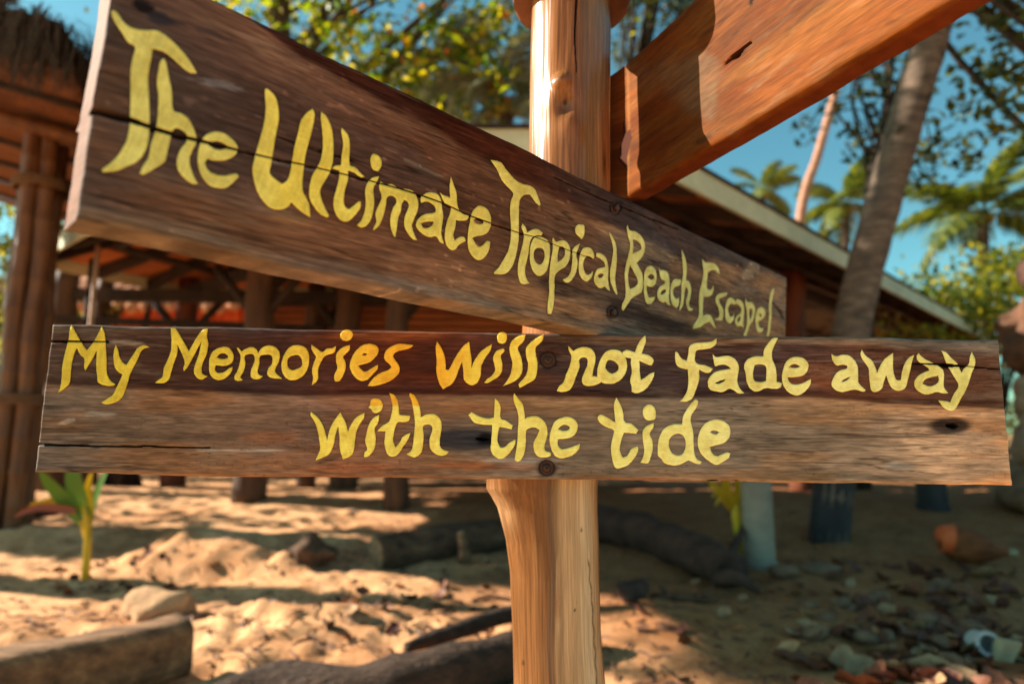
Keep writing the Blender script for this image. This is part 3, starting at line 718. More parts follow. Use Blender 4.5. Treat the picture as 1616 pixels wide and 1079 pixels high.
for k in range(6):
    a = k * 1.05 + .3
    r = .150 if k else 0
    bx, by = hp.x + r * math.cos(a), hp.y + r * math.sin(a)
    n = 13
    pts = [(bx + .012 * math.sin(i + k), by + .01 * math.cos(i * 1.7 + k), hp.z - .1 + (roof_z(bx, by) - hp.z) * i / n) for i in range(n + 1)]
    rad = []
    mb = MB()
    fine = []
    for i in range(n):
        for s_, rr in ((0, .074), (.06, .068), (.5, .066), (.94, .068)):
            fine.append((lerp(Vector(pts[i]), Vector(pts[i + 1]), s_), rr + .004 * (k % 3)))
    fine.append((Vector(pts[-1]), .07))
    mb.tube([q for q, _ in fine], [q for _, q in fine], 12)
    mb.build('bamboo_pole', M_BAMBOO, hut)
for z in (1.15, 3.3):
    for d in range(3):
        mb = MB(); mb.tube([(hp.x + .25 * math.cos(t * .3491), hp.y + .25 * math.sin(t * .3491), hp.z + z + d * .034 + .004 * math.sin(t)) for t in range(19)], .018, 8)
        mb.build('rope_tie', M_ROPE, hut)
# a second column to the left, out of the way, and the cross pole
for k in range(4):
    mb = MB(); mb.tube([(-7.3 + .1 * math.cos(k * 1.6), 5.5 + .1 * math.sin(k * 1.6), -.1), (-7.3 + .1 * math.cos(k * 1.6), 5.5 + .1 * math.sin(k * 1.6), 5.05)], .07, 12); mb.build('bamboo_pole', M_BAMBOO, hut)
X0, X1, Y0, Y1 = -7.6, -3.75, 4.95, 9.2
mb = MB()
mb.tube([(X0, HY - .25, roof_z(X0, HY - .25) - .14), (X1 - .1, HY - .25, roof_z(X1 - .1, HY - .25) - .14)], .075, 10); mb.build('roof_pole', M_BAMBOO, hut)
y = Y0 + .12
while y < Y1:
    mb = MB(); mb.tube([(X0, y, roof_z(X0, y) - .05), (X1 + .05, y + random.uniform(-.05, .05), roof_z(X1, y) - .05)], .030, 8); mb.build('rafter', M_RAFTER, hut)
    y += .62
# woven underside in strips, thatch courses above, straw hanging from the rim
ns = 9
for k in range(ns):
    ya, yb = Y0 + (Y1 - Y0) * k / ns, Y0 + (Y1 - Y0) * (k + .97) / ns
    mb = MB(); mb.add([(X0, ya, roof_z(X0, ya)), (X1, ya, roof_z(X1, ya)), (X1, yb, roof_z(X1, yb)), (X0, yb, roof_z(X0, yb))], [(0, 1, 2, 3)])
    mb.v = mb.v + [(a, b, c + .02) for a, b, c in mb.v]; mb.f = [(0, 3, 2, 1), (4, 5, 6, 7), (0, 1, 5, 4), (1, 2, 6, 5), (2, 3, 7, 6), (3, 0, 4, 7)]
    mb.build('woven_panel', M_THATCHU, hut, smooth=False)
def thatch_skin():
    nu, nv = 120, 60
    U, W = np.meshgrid(np.linspace(0, 1, nu), np.linspace(0, 1, nv), indexing='ij')
    Xc = X0 + (X1 + .12 - X0) * U; Yc = Y0 - .10 + (Y1 - Y0 + .2) * W
    top = 4.20 - 0.30 * (Xc + 4.4) - .20 * (Yc - 5.6)
    edge = np.minimum(np.minimum((1 - U) * (X1 - X0), W * (Y1 - Y0)), (1 - W) * (Y1 - Y0))
    thick = .12 + .34 * (1 - np.exp(-edge / .30)) + .10 * (fbm(Xc * 3 + 20, Yc * 3 + 20, 4, 150) - .5) + .05 * np.abs(np.sin(Xc * 9))
    V = np.concatenate([np.stack([Xc, Yc, top + thick], -1).reshape(-1, 3), np.stack([Xc, Yc, top + .03], -1).reshape(-1, 3)])
    idx = np.arange(nu * nv).reshape(nu, nv); N = nu * nv
    F = [np.stack([idx[:-1, :-1].ravel(), idx[1:, :-1].ravel(), idx[1:, 1:].ravel(), idx[:-1, 1:].ravel()], -1)]
    F.append(F[0][:, ::-1] + N)
    ring = np.concatenate([idx[:, 0], idx[-1, 1:], idx[-2::-1, -1], idx[0, -2:0:-1]])
    F.append(np.stack([ring, ring + N, np.roll(ring, -1) + N, np.roll(ring, -1)], -1))
    mesh_object('roof_thatch', V, np.concatenate(F), M_THATCH, hut)
thatch_skin()
def straw():
    V = []; Fc = []
    rr = random.Random(9)
    for k in range(5200):
        if rr.random() < .62:
            x = rr.uniform(-7.5, X1 + .15); y = Y0 - .08 + rr.uniform(-.05, .28); out = Vector((rr.uniform(-.25, .45), -1, 0)).normalized()
        else:
            x = X1 + rr.uniform(-.25, .15); y = rr.uniform(Y0, 7.5); out = Vector((1, rr.uniform(-.4, .2), 0)).normalized()
        z = roof_z(x, y) + rr.uniform(.0, .36)
        L = rr.uniform(.25, .95)
        a = Vector((x, y, z)); b = a + out * L * .45 + Vector((.10 * L, 0, -L * .30)); c = b + out * L * .12 + Vector((rr.uniform(-.1, .12), rr.uniform(-.05, .05), -L * .62))
        w = rr.uniform(.004, .010)
        s = Vector((-out.y, out.x, 0)) * w
        n = len(V)
        V += [a - s, a + s, b - s, b + s, c]
        Fc += [(n, n + 1, n + 3, n + 2), (n + 2, n + 3, n + 4)]
    o = mesh_object('straw_fringe', V, Fc, M_THATCH, hut, smooth=False)
    tag(o, kind='stuff')
straw()
# ------------------------------------------------------------------ trees, palms, bushes
M_BARK = mat_noise('grey_bark', [(.3, lin(52, 40, 32)), (.6, lin(92, 72, 56)), (.8, lin(126, 102, 80))], (8, 8, 3), rough=.9, bump=.6, bump_dist=.02)
M_BARKD = mat_noise('dark_bark', [(.3, lin(34, 27, 22)), (.7, lin(66, 52, 40))], (8, 8, 3), rough=.9, bump=.6, bump_dist=.02)
M_LEAFY = mat_leaf('sunny_leaf', [(0, lin(50, 72, 18)), (.4, lin(90, 110, 24)), (.7, lin(146, 148, 32)), (.95, lin(196, 176, 44)), (1, lin(170, 90, 34))], .55)
M_LEAFD = mat_leaf('dark_leaf', [(0, lin(36, 46, 20)), (.5, lin(58, 70, 28)), (.9, lin(88, 92, 36)), (1, lin(124, 104, 40))], .3)
M_LEAFB = mat_leaf('bush_leaf', [(0, lin(56, 74, 24)), (.4, lin(100, 112, 32)), (.8, lin(146, 140, 42)), (1, lin(172, 154, 58))], .45)
M_FROND = mat_leaf('palm_frond', [(0, lin(46, 60, 22)), (.5, lin(86, 98, 34)), (1, lin(136, 134, 50))], .3, tcol=(1.4, 1.4, .6))
M_FRONDG = mat_leaf('grey_frond', [(0, lin(86, 92, 78)), (.5, lin(112, 116, 96)), (1, lin(150, 142, 104))], .2, tcol=(1.2, 1.2, .8))
M_FLOWER = mat_leaf('orange_flower', [(0, lin(214, 84, 30)), (1, lin(232, 124, 44))], .3, tcol=(1.2, 1, .7))

def leaf_mesh(centres, size, rs, flat=.5, long=1.7):
    """one folded four-point leaf per centre (vectorised)"""
    C = np.asarray(centres, float); n = len(C)
    d = rs.normal(size=(n, 3)); d[:, 2] = d[:, 2] * .5 - .25
    d /= np.linalg.norm(d, axis=1)[:, None]
    up = rs.normal(size=(n, 3)) * flat + np.array([0, 0, 1.0])
    s = np.cross(d, up); s /= np.linalg.norm(s, axis=1)[:, None] + 1e-9
    nn = np.cross(s, d)
    L = (size * rs.uniform(.6, 1.35, n))[:, None]
    w = L / long * .5
    base = C - d * L * .5; tip = C + d * L * .5 - nn * L * .10
    m1 = C + s * w + nn * L * .07 + d * L * .08; m2 = C - s * w + nn * L * .07 + d * L * .08
    V = np.stack([base, m1, tip, m2], 1).reshape(-1, 3)
    i = np.arange(n)[:, None] * 4
    return V, np.concatenate([i + np.array([[0, 1, 2]]), i + np.array([[0, 2, 3]])], 0)

def clumps(centres, per, spread, rs):
    pts = []
    for c in centres:
        k = int(per * rs.uniform(.6, 1.4))
        sp = spread * rs.uniform(.6, 1.3)
        pts.append(np.asarray(c) + rs.normal(size=(k, 3)) * np.array([sp, sp, sp * .62]))
    return np.concatenate(pts)

def leafy_tree(name, label, base, trunk, radius, tips, per, spread, size, mleaf, mbark, seed, group=None, cat='tree', flowers=0, parts_crown='crown'):
    """trunk: control points; tips: clump centres; limbs run from the trunk to the clumps"""
    rs = np.random.default_rng(seed)
    root = empty(name, base)
    tag(root, label, cat, group)
    pts = curve_pts(trunk, 18)
    mb = MB(); mb.tube(pts, [radius * (1.15 - .6 * i / 17) for i in range(18)], 12, rough=.18, seed=seed)
    mb.build('trunk', mbark, root)
    top = pts[-1]
    order = sorted(range(len(tips)), key=lambda i: -Vector(tips[i]).z)
    for j, i in enumerate(order[:26]):
        t = Vector(tips[i])
        k = min(17, int(6 + 11 * rs.random()))
        a = pts[k]
        mid = lerp(a, t, .5) + Vector((rs.normal() * .2, rs.normal() * .2, .25 + .2 * rs.random()))
        c = curve_pts([a, mid, t], 8)
        mb = MB(); r0 = radius * (.42 - .012 * j)
        mb.tube(c, [max(.012, r0 * (1 - .82 * q / 7)) for q in range(8)], 7, rough=.15, seed=j)
        mb.build('limb', mbark, root)
    P = clumps(tips, per, spread, rs)
    V, F = leaf_mesh(P, size, rs)
    mesh_object(parts_crown, V, F, mleaf, root, smooth=False)
    if flowers:
        q = P[rs.choice(len(P), flowers, replace=False)]
        V, F = leaf_mesh(q, size * .8, rs, 1.2, 1.1)
        mesh_object('blossoms', V, F, M_FLOWER, root, smooth=False)
    return root

def tips_px(spec, Yr, rs):
    """clump centres from picture boxes (x0, x1, y0, y1, count) at distances Yr"""
    out = []
    for (x0, x1, y0, y1, n) in spec:
        for _ in range(n):
            out.append(tuple(at_y(rs.uniform(x0, x1), rs.uniform(y0, y1), rs.uniform(*Yr))))
    return out

rs = np.random.default_rng(21)
# the flowering tree above the upper board
tb = Vector((-3.95, 10.9, sand_z(-3.95, 10.9)))
tp = [tb - Vector((0, 0, .2)), tb + Vector((.05, 0, 2.5)), Vector(at_y(440, 60, 10.9)), Vector(at_y(448, -80, 10.9))]
leafy_tree('flowering_tree', 'yellow-green leafy tree dotted with orange flowers above the sign', tuple(tb), tp, .27,
           tips_px([(330, 840, -190, 40, 54), (420, 840, 20, 150, 36), (600, 830, 120, 215, 17), (330, 480, -60, 30, 14), (820, 1000, -200, 0, 14), (560, 700, 60, 140, 8)], (9.8, 12.6), rs),
           30, .40, .19, M_LEAFY, M_BARK, 31, flowers=110)
# dark tree whose boughs come in from the right
tb = Vector((7.3, 6.2, sand_z(7.3, 6.2)))
boughs = tips_px([(1520, 1680, -160, 120, 26), (1560, 1700, 90, 190, 8), (1440, 1640, 165, 270, 11), (1180, 1500, -260, -60, 12)], (5.4, 7.2), rs)
leafy_tree('almond_tree', 'dark broad-leaved tree with long boughs reaching in from the right', tuple(tb), [tb - Vector((0, 0, .2)), tb + Vector((-.1, 0, 1.6)), tb + Vector((-.5, .1, 3.2)), tb + Vector((-1.0, .1, 4.6))], .2,
           boughs, 20, .22, .135, M_LEAFD, M_BARKD, 32)
# slim tree right behind the leaning palm
tb = Vector(on_dir(1352, 8.8))
leafy_tree('slender_tree', 'slim dark-stemmed tree with sparse drooping leaves behind the leaning palm', tuple(tb), [tb - Vector((0, 0, .2)), at_y(1372, 330, 8.8), at_y(1395, 200, 8.8), at_y(1412, 40, 8.9)], .085,
           tips_px([(1335, 1400, 130, 240, 9), (1340, 1460, 60, 130, 7), (1330, 1390, 230, 270, 3), (1420, 1480, 250, 330, 6), (1255, 1300, 175, 205, 2)], (8.4, 9.2), rs), 12, .16, .15, M_LEAFD, M_BARKD, 33)
# dark foliage right of the post top
tb = Vector((2.4, 13.5, sand_z(2.4, 13.5)))
leafy_tree('shade_tree', 'tall dark green tree showing between the post and the plain arm', tuple(tb), [tb - Vector((0, 0, .2)), tb + Vector((.1, 0, 3)), tb + Vector((.2, 0, 6)), tb + Vector((.3, 0, 8.6))], .22,
           tips_px([(965, 1120, -150, 60, 30), (980, 1030, 60, 110, 4)], (12.4, 14.4), rs), 60, .36, .16, M_LEAFD, M_BARKD, 34)

# unseen shade tree added left of the picture to dapple and dim the sand
tb = Vector((-11.0, 7.4, sand_z(-11.0, 7.4)))
rs2 = np.random.default_rng(77)
tips = [(rs2.uniform(-11.5, -8.6), rs2.uniform(7.0, 10.2), rs2.uniform(2.6, 5.2)) for _ in range(15)]
tips += [(rs2.uniform(-10.5, -6.3), rs2.uniform(3.9, 6.6), rs2.uniform(6.6, 9.4)) for _ in range(64)]
tips += [(rs2.uniform(-9, -4.5), rs2.uniform(6.6, 9.0), rs2.uniform(8.2, 10.5)) for _ in range(30)]
for _ in range(110):
    y = rs2.uniform(3.4, 8.6); tips.append((rs2.uniform(-5.5, 4.5), y, 2.6 + .86 * y + rs2.uniform(1.1, 3.4)))  # overhead clumps above the view, added to cut skylight on the ground
leafy_tree('shade_tree', 'large unseen tree added left of the thatched hut to shade the sand', tuple(tb), [tb - Vector((0, 0, .2)), tb + Vector((.2, -.2, 2.2)), tb + Vector((.8, -.5, 4.6)), tb + Vector((1.6, -.9, 7.4))], .3, tips, 60, .42, .17, M_LEAFY, M_BARK, 35)

# palms: fronds are parts, cut from a few shared meshes
def frond_mesh(L, droop, n, seed, wid=.075, gap=1.0):
    rr = random.Random(seed)
    V = []; Fc = []
    def P(t):
        return Vector((L * (t - .12 * t * t), 0, L * (.34 * t - droop * t * t)))
    def T(t):
        return (P(t + .01) - P(t - .01)).normalized()
    # rachis
    m = 10
    for i in range(m + 1):
        t = i / m; r = .022 * L / 2.2 * (1 - .85 * t) + .003
        p = P(t)
        for a in range(4):
            V.append(p + Vector((0, math.cos(a * 1.5708) * r, math.sin(a * 1.5708) * r)))
    for i in range(m):
        for a in range(4):
            b = (a + 1) % 4
            Fc.append((i * 4 + a, i * 4 + b, i * 4 + 4 + b, i * 4 + 4 + a))
    for i in range(n):
        t = .14 + .85 * i / n
        p = P(t); d = T(t)
        ll = L * .30 * math.sin(math.pi * (t * .86 + .10)) ** .7 * rr.uniform(.85, 1.1) * gap
        for sgn in (-1, 1):
            out = (Vector((0, sgn, 0)) * .95 + d * .55 + Vector((0, 0, -.10 + rr.uniform(-.12, .12)))).normalized()
            q1 = p + out * ll * .5 + Vector((0, 0, -.04 * ll)); q2 = p + out * ll + Vector((0, 0, -ll * rr.uniform(.25, .5)))
            w = d * (wid * L / 2.2 * .5)
            k = len(V)
            V += [p - w * .6, p + w * .6, q1 + w, q1 - w, q2]
            Fc += [(k, k + 1, k + 2, k + 3), (k + 3, k + 2, k + 4)]
    me = bpy.data.meshes.new('frond')
    me.from_pydata([tuple(v) for v in V], [], Fc); me.update()
    return me

def palm(label, base, trunk, radius, L, nf, mat, seed, group, trunk_mat=None, droop=.55, ringy=True, n=34, taper=.42):
    root = empty('coconut_palm', tuple(base)); tag(root, label, 'palm tree', group)
    pts = curve_pts(trunk, 40)
    rad = [radius * (1.15 - taper * i / 39) * (1.05 if i % 2 and ringy else 1) for i in range(40)]
    mb = MB(); mb.tube(pts, rad, 14, rough=.06, seed=seed); mb.build('trunk', trunk_mat or M_BARK, root)
    rr = random.Random(seed)
    ms = []
    for k in range(3):
        me = frond_mesh(L * rr.uniform(.9, 1.1), droop * rr.uniform(.8, 1.2), n, seed + k); me.materials.append(mat); ms.append(me)
    top = pts[-1]
    for k in range(nf):
        o = bpy.data.objects.new('frond', ms[k % 3]); COL.objects.link(o)
        a = k * 2.39996 + rr.uniform(-.2, .2)
        tilt = R(58 - 95 * (k / nf)) + rr.uniform(-.15, .15)
        o.matrix_basis = Matrix.Translation(top) @ Matrix.Rotation(a, 4, 'Z') @ Matrix.Rotation(-tilt, 4, 'Y') @ Matrix.Rotation(rr.uniform(-.5, .5), 4, 'X')
        adopt(o, root)
    for k in range(5):
        a = k * 1.3; mb = MB()
        V, Fc = rock((top.x + .14 * math.cos(a), top.y + .14 * math.sin(a), top.z - .16), (.10, .10, .12), seed + k, 2, .1)
        mb.add(V, Fc); mb.build('coconut', M_NUT, root)
    return root
M_NUT = mat_noise('green_nut', [(.3, lin(112, 104, 40)), (.7, lin(150, 128, 54))], (4, 4, 4), rough=.5, bump=.1)
M_PTRUNK = mat_noise('palm_trunk', [(.3, lin(66, 54, 48)), (.55, lin(112, 92, 78)), (.8, lin(150, 126, 106))], (5, 5, 16), rough=.9, bump=.7, bump_dist=.02)
M_PINKTR = mat_noise('sunlit_palm_trunk', [(.3, lin(140, 96, 76)), (.7, lin(190, 138, 110))], (5, 5, 9), rough=.85, bump=.5)

# the big leaning trunk on the right (its crown is above the picture), foot painted blue-grey
pb = sit(1303, 850)
tr = [pb - Vector((0, 0, .15)), at_y(1322, 700, pb.y), at_y(1343, 520, pb.y), at_y(1388, 340, pb.y + .05), at_y(1436, 170, pb.y + .1), at_y(1487, 0, pb.y + .1), at_y(1530, -190, pb.y + .1), at_y(1556, -430, pb.y + .1)]
big = palm('thick leaning palm trunk rising past the arm, its foot painted blue-grey', pb, tr, .145, 3.0, 15, M_FROND, 41, 'palms round the beach', M_PTRUNK, .5, taper=.08)
mb = MB(); bp_ = curve_pts(tr, 40)[:7]
mb.tube(bp_, [.172 + .003 * (i % 2) for i in range(7)], 20, rough=.03); mb.build('painted_foot', M_BLUE, big)
# thin far palm leaning right, pinkish in the sun
q = at_y(1262, 350, 17.0); b0 = Vector((q.x - 1.1, 17.0, sand_z(q.x - 1.1, 17.0)))
palm('thin far palm with pinkish sunlit trunk crossing the blue sky', b0, [b0 - Vector((0, 0, .2)), q, at_y(1292, 240, 17), at_y(1326, 110, 17), at_y(1352, -60, 17)], .12, 3.2, 12, M_FROND, 42, 'palms round the beach', M_PINKTR)
for (px, py, Y, L, nf, lab, sd) in [(1335, 322, 19.0, 1.9, 15, 'small yellowish palm crown beside the leaning trunk over the pavilion roof', 43), (1203, 300, 21.0, 1.5, 9, 'smallest palm tuft peeping over the pavilion roof under the arm', 44),
                                    (1552, 335, 15.0, 2.3, 15, 'dense palm crown above the yellow-green bushes at the right', 45)]:
    t = at_y(px, py, Y); b0 = Vector((t.x - .3, Y, sand_z(t.x - .3, Y)))
    palm(lab, b0, [b0 - Vector((0, 0, .2)), lerp(b0, t, .5) + Vector((-.15, 0, 0)), t], .15, L, nf, M_FROND, sd, 'palms round the beach', M_BARK, .6)
for (px, py, Y, L, nf, lab, sd) in [(700, 120, 12.6, 1.9, 13, 'greyish palm crown half hidden in the flowering tree', 46), (802, 160, 10.6, 1.5, 11, 'grey-green palm crown just left of the post', 47)]:
    t = at_y(px, py, Y); b0 = Vector((t.x - .3, Y, sand_z(t.x - .3, Y)))
    palm(lab, b0, [b0 - Vector((0, 0, .2)), lerp(b0, t, .5) + Vector((-.15, 0, 0)), t], .16, L, nf, M_FRONDG, sd, 'palms round the beach', M_BARK, .75)

# yellow-green bushes at the right, greenery on the left and behind
def bush(label, spec, Yr, per, spread, size, mat, seed, group=None):
    rs_ = np.random.default_rng(seed)
    tips = tips_px(spec, Yr, rs_)
    c = np.mean(np.array(tips), 0); b0 = (c[0], c[1], sand_z(c[0], c[1]))
    root = empty('bush', b0); tag(root, label, 'bush', group)
    for t in tips[:14]:
        mb = MB(); mb.tube(curve_pts([Vector(b0) + Vector((rs_.normal() * .15, rs_.normal() * .15, -.1)), lerp(Vector(b0), Vector(t), .5) + Vector((0, 0, .2)), t], 6), [.06, .05, .04, .03, .02, .012], 6, rough=.1)
        mb.build('stem', M_BARKD, root)
    V, F = leaf_mesh(clumps(tips, per, spread, rs_), size, rs_)
    mesh_object('foliage', V, F, mat, root, smooth=False)
bush('large sunlit yellow-green bush beyond the pavilion at the right edge', [(1470, 1640, 425, 520, 24), (1570, 1640, 400, 440, 4), (1450, 1500, 450, 500, 4), (1440, 1680, 520, 600, 10)], (12.5, 15), 110, .40, .17, M_LEAFB, 51, 'bushes round the pavilion')
bush('low yellow-flowering shrub peeping over the front plank on the right', [(1355, 1380, 490, 530, 3), (1400, 1500, 520, 545, 6), (1340, 1500, 545, 620, 8)], (9.6, 10.4), 46, .12, .10, M_LEAFB, 52, 'bushes round the pavilion')
bush('bright bush showing left of the bamboo column', [(-80, 40, 300, 580, 30), (60, 110, 320, 350, 4)], (10.5, 12.5), 90, .22, .14, M_LEAFB, 53, 'bushes round the pavilion')
bush('dark hanging plants under the pavilion roof', [(232, 256, 448, 462, 3), (150, 185, 485, 500, 3)], (8.8, 9.1), 40, .07, .10, M_LEAFD, 54, 'bushes round the pavilion')
bush('small lime-green plant between the bamboo column and the front plank', [(108, 128, 492, 506, 2)], (9.3, 9.6), 40, .07, .10, M_LEAFB, 55, 'bushes round the pavilion')
def woods():
    rs_ = np.random.default_rng(61)
    c = []
    for k in range(330):
        x = rs_.uniform(-60, 60); y = rs_.uniform(27, 40) + abs(x) * .1
        c.append((x, y, rs_.uniform(.3, 6.2)))
    V, F = leaf_mesh(clumps(c, 70, .9, rs_), .38, rs_)
    o = mesh_object('woods', V, F, M_LEAFD, None, smooth=False); tag(o, 'dense green woods closing the view behind the huts', 'woods', kind='stuff')
woods()

# coconut seedlings: stem and each blade a part
M_BLADE = mat_leaf('seedling_blade', [(0, lin(58, 104, 30)), (1, lin(98, 136, 40))], .35)
M_BLADEY = mat_leaf('yellow_blade', [(0, lin(206, 164, 28)), (1, lin(222, 184, 44))], .35, tcol=(1.2, 1.1, .5))
M_SHEATH = mat_noise('yellow_sheath', [(.3, lin(190, 142, 26)), (.7, lin(216, 178, 44))], (9, 9, 3), rough=.5, bump=.2)
def blade(ctrl, width, root, mat, fold=.35, up=(0, -1, 0)):
    pts = curve_pts(ctrl, 12); V = []; Fc = []
    for i, p in enumerate(pts):
        t = i / 11
        d = (pts[min(i + 1, 11)] - pts[max(i - 1, 0)]).normalized()
        s = d.cross(Vector(up)).normalized(); n = s.cross(d)
        w = width * math.sin(math.pi * min(1, t * .82 + .14)) ** .8 * (1 if t < .98 else .05)
        V += [p - s * w + n * w * fold, p, p + s * w + n * w * fold]
    for i in range(11):
        for a in range(2):
            Fc.append((i * 3 + a, i * 3 + a + 1, i * 3 + a + 4, i * 3 + a + 3))
    return mesh_object('blade', V, Fc, mat, root)
def px_at(px, py, Y): return at_y(px, py, Y)
sp = sit(134, 918)
seed1 = empty('coconut_seedling', tuple(sp)); tag(seed1, 'young coconut seedling with green blades on a yellow stem in sunlit sand', 'seedling')
Y = sp.y
mb = MB(); mb.tube([sp - Vector((0, 0, .05)), px_at(136, 890, Y), px_at(138, 860, Y), px_at(139, 825, Y), px_at(134, 800, Y)], [.028, .026, .025, .025, .022], 12); mb.build('stem', M_SHEATH, seed1)
blade([px_at(138, 850, Y), px_at(137, 825, Y), px_at(124, 806, Y), px_at(106, 806, Y)], .045, seed1, M_BLADEY)
blade([px_at(137, 828, Y), px_at(128, 790, Y), px_at(118, 750, Y - .03), px_at(120, 690, Y - .05)], .066, seed1, M_BLADE)
blade([px_at(137, 830, Y), px_at(112, 798, Y), px_at(85, 768, Y - .06), px_at(62, 740, Y - .15)], .055, seed1, M_BLADE)
blade([px_at(141, 850, Y), px_at(148, 805, Y), px_at(160, 765, Y), px_at(172, 735, Y)], .05, seed1, M_BLADE, up=(-.6, -1, 0))
blade([px_at(132, 812, Y), px_at(108, 796, Y), px_at(80, 793, Y), px_at(46, 796, Y - .1)], .045, seed1, M_BLADEY)
blade([px_at(140, 835, Y), px_at(142, 800, Y), px_at(140, 770, Y), px_at(146, 742, Y)], .035, seed1, M_BLADEY)
M_DRY = mat_leaf('dry_blade', [(0, lin(112, 50, 34)), (1, lin(140, 70, 44))], .15, tcol=(1.1, .9, .7))
blade([px_at(120, 806, Y - .04), px_at(100, 803, Y - .05), px_at(60, 800, Y - .08), px_at(20, 816, Y - .1)], .03, seed1, M_DRY)
sp = sit(1164, 884)
seed2 = empty('coconut_seedling', tuple(sp)); tag(seed2, 'yellow coconut sprout standing beside the pale grey column', 'seedling')
Y = sp.y - .05
mb = MB(); mb.tube([sp - Vector((0, 0, .05)), px_at(1167, 850, Y), px_at(1163, 815, Y), px_at(1160, 785, Y)], [.022, .036, .044, .03], 12); mb.build('stem', M_SHEATH, seed2)
for (ex, ey, w, m) in [(1116, 772, .03, M_BLADEY), (1128, 800, .022, M_BLADEY), (1140, 745, .025, M_BLADEY), (1166, 720, .03, M_BLADEY), (1192, 750, .03, M_BLADE), (1180, 800, .02, M_BLADEY), (1130, 740, .025, M_BLADEY), (1205, 725, .03, M_BLADE), (1104, 756, .018, M_BLADEY), (1122, 786, .016, M_BLADEY)]:
    blade([px_at(1162, 812, Y), px_at(1161 + (ex - 1161) * .35, 790, Y - .03), px_at(1161 + (ex - 1161) * .7, (ey + 775) / 2 - 6, Y - .06), px_at(ex, ey, Y - .1)], w, seed2, m)
# ------------------------------------------------------------------ wood of the sign: colour fields laid along the boards
def seg_dist(X, Y, path):
    """distance of picture points to a polyline [(x, y, halfwidth)], divided by its local half width"""
    D = np.full(X.shape, 99.0)
    for (x0, y0, w0), (x1, y1, w1) in zip(path[:-1], path[1:]):
        dx, dy = x1 - x0, y1 - y0
        t = np.clip(((X - x0) * dx + (Y - y0) * dy) / (dx * dx + dy * dy), 0, 1)
        d = np.hypot(X - (x0 + t * dx), Y - (y0 + t * dy)) / (w0 + (w1 - w0) * t)
        D = np.minimum(D, d)
    return D

def blob(X, Y, cx, cy, rx, ry, rot=0.0, ragged=0.35, seed=0):
    c, s = math.cos(R(rot)), math.sin(R(rot))
    a = ((X - cx) * c + (Y - cy) * s) / rx
    b = (-(X - cx) * s + (Y - cy) * c) / ry
    d = np.hypot(a, b)
    d = d + ragged * (fbm(X / rx * 1.6, Y / ry * 0.9 * ry / max(ry, 6) * 1.5, 3, seed) - 0.5) * 2
    return 1 - sstep(0.55, 1.15, d)

def ramp_x(X, stops):
    xs = [s[0] for s in stops]
    cs = np.array([lin(*s[1]) for s in stops])
    return np.stack([np.interp(X, xs, cs[:, k]) for k in range(3)], -1)

FRONT_CRACKS = [
    [(79, 538, 1.6), (120, 538.5, 1.5), (170, 539, 0.9)],
    [(52, 701, 2.0), (90, 702, 1.4), (150, 703.5, 1.2), (230, 704, 1.0), (330, 706, 0.7)],
    [(1440, 573, 0.8), (1484, 575, 1.6), (1494, 576, 3.2), (1504, 577, 2.6), (1520, 577, 0.9), (1580, 583, 0.6)],
    [(1496, 671, 2.4), (1506, 672, 3.4), (1512, 672, 1.4)],
    [(752, 692, 1.2), (762, 693, 2.2), (770, 693, 1.0)],
    [(1010, 760, .7), (1100, 759, .7), (1180, 760, .5)],
]
UPPER_CRACKS = [
    [(118, 172, 7.0), (144, 171, 5.4), (204, 188, 4.6), (236, 201, 3.6), (280, 214, 3.2), (340, 228, 2.6), (380, 238, 1.7), (430, 250, 1.3), (480, 260, 1.2), (560, 279, 1.1), (628, 297, 1.2),
     (664, 308, 1.3), (700, 321, 1.1), (740, 340, 1.0), (780, 354, 1.0), (820, 368, 0.9), (845, 374, 0.8), (900, 396, 0.6), (935, 408, 0.5)],
    [(440, 216, 0.6), (510, 239, 0.9), (560, 254, 0.6)],
    [(876, 280, 0.5), (930, 305, 0.8), (965, 320, 0.8), (1010, 338, 0.7), (1070, 362, 0.5)],
    [(1205, 470, 0.5), (1222, 479, 0.9), (1232, 490, 2.4), (1236, 500, 1.6)],
]

def weather(c, s, t, seed):
    """fibres, pores and drying checks of old timber"""
    g1 = fbm(s * 6, t * 75, 4, seed); g2 = fbm(s * 40, t * 330, 2, seed + 1); g3 = vnoise(s * 120, t * 560, seed + 2)
    ridge = 1 - np.abs(2 * fbm(s * 4, t * 110, 3, seed + 3) - 1)
    checks = sstep(.93, .99, ridge) * sstep(.42, .60, fbm(s * 5, t * 14, 2, seed + 4))
    pale = sstep(.58, .72, fbm(s * 22, t * 150, 3, seed + 5)) * sstep(.40, .62, fbm(s * 3, t * 9, 3, seed + 6))
    blotch = fbm(s * 9, t * 22, 4, seed + 8); warm = fbm(s * 7, t * 30, 3, seed + 9)
    m = (.80 + .40 * g1) * (.66 + .68 * g2) * (.84 + .32 * g3) * (1 - .55 * checks) * (.72 + .56 * blotch)
    c = mix(c * np.array([1.10, .98, .86]), c * np.array([.90, 1.0, 1.14]), sstep(.38, .62, warm))
    c = mix(c, c * .5 + lin(150, 128, 106) * .5, .40 * pale)
    return c * m[..., None]

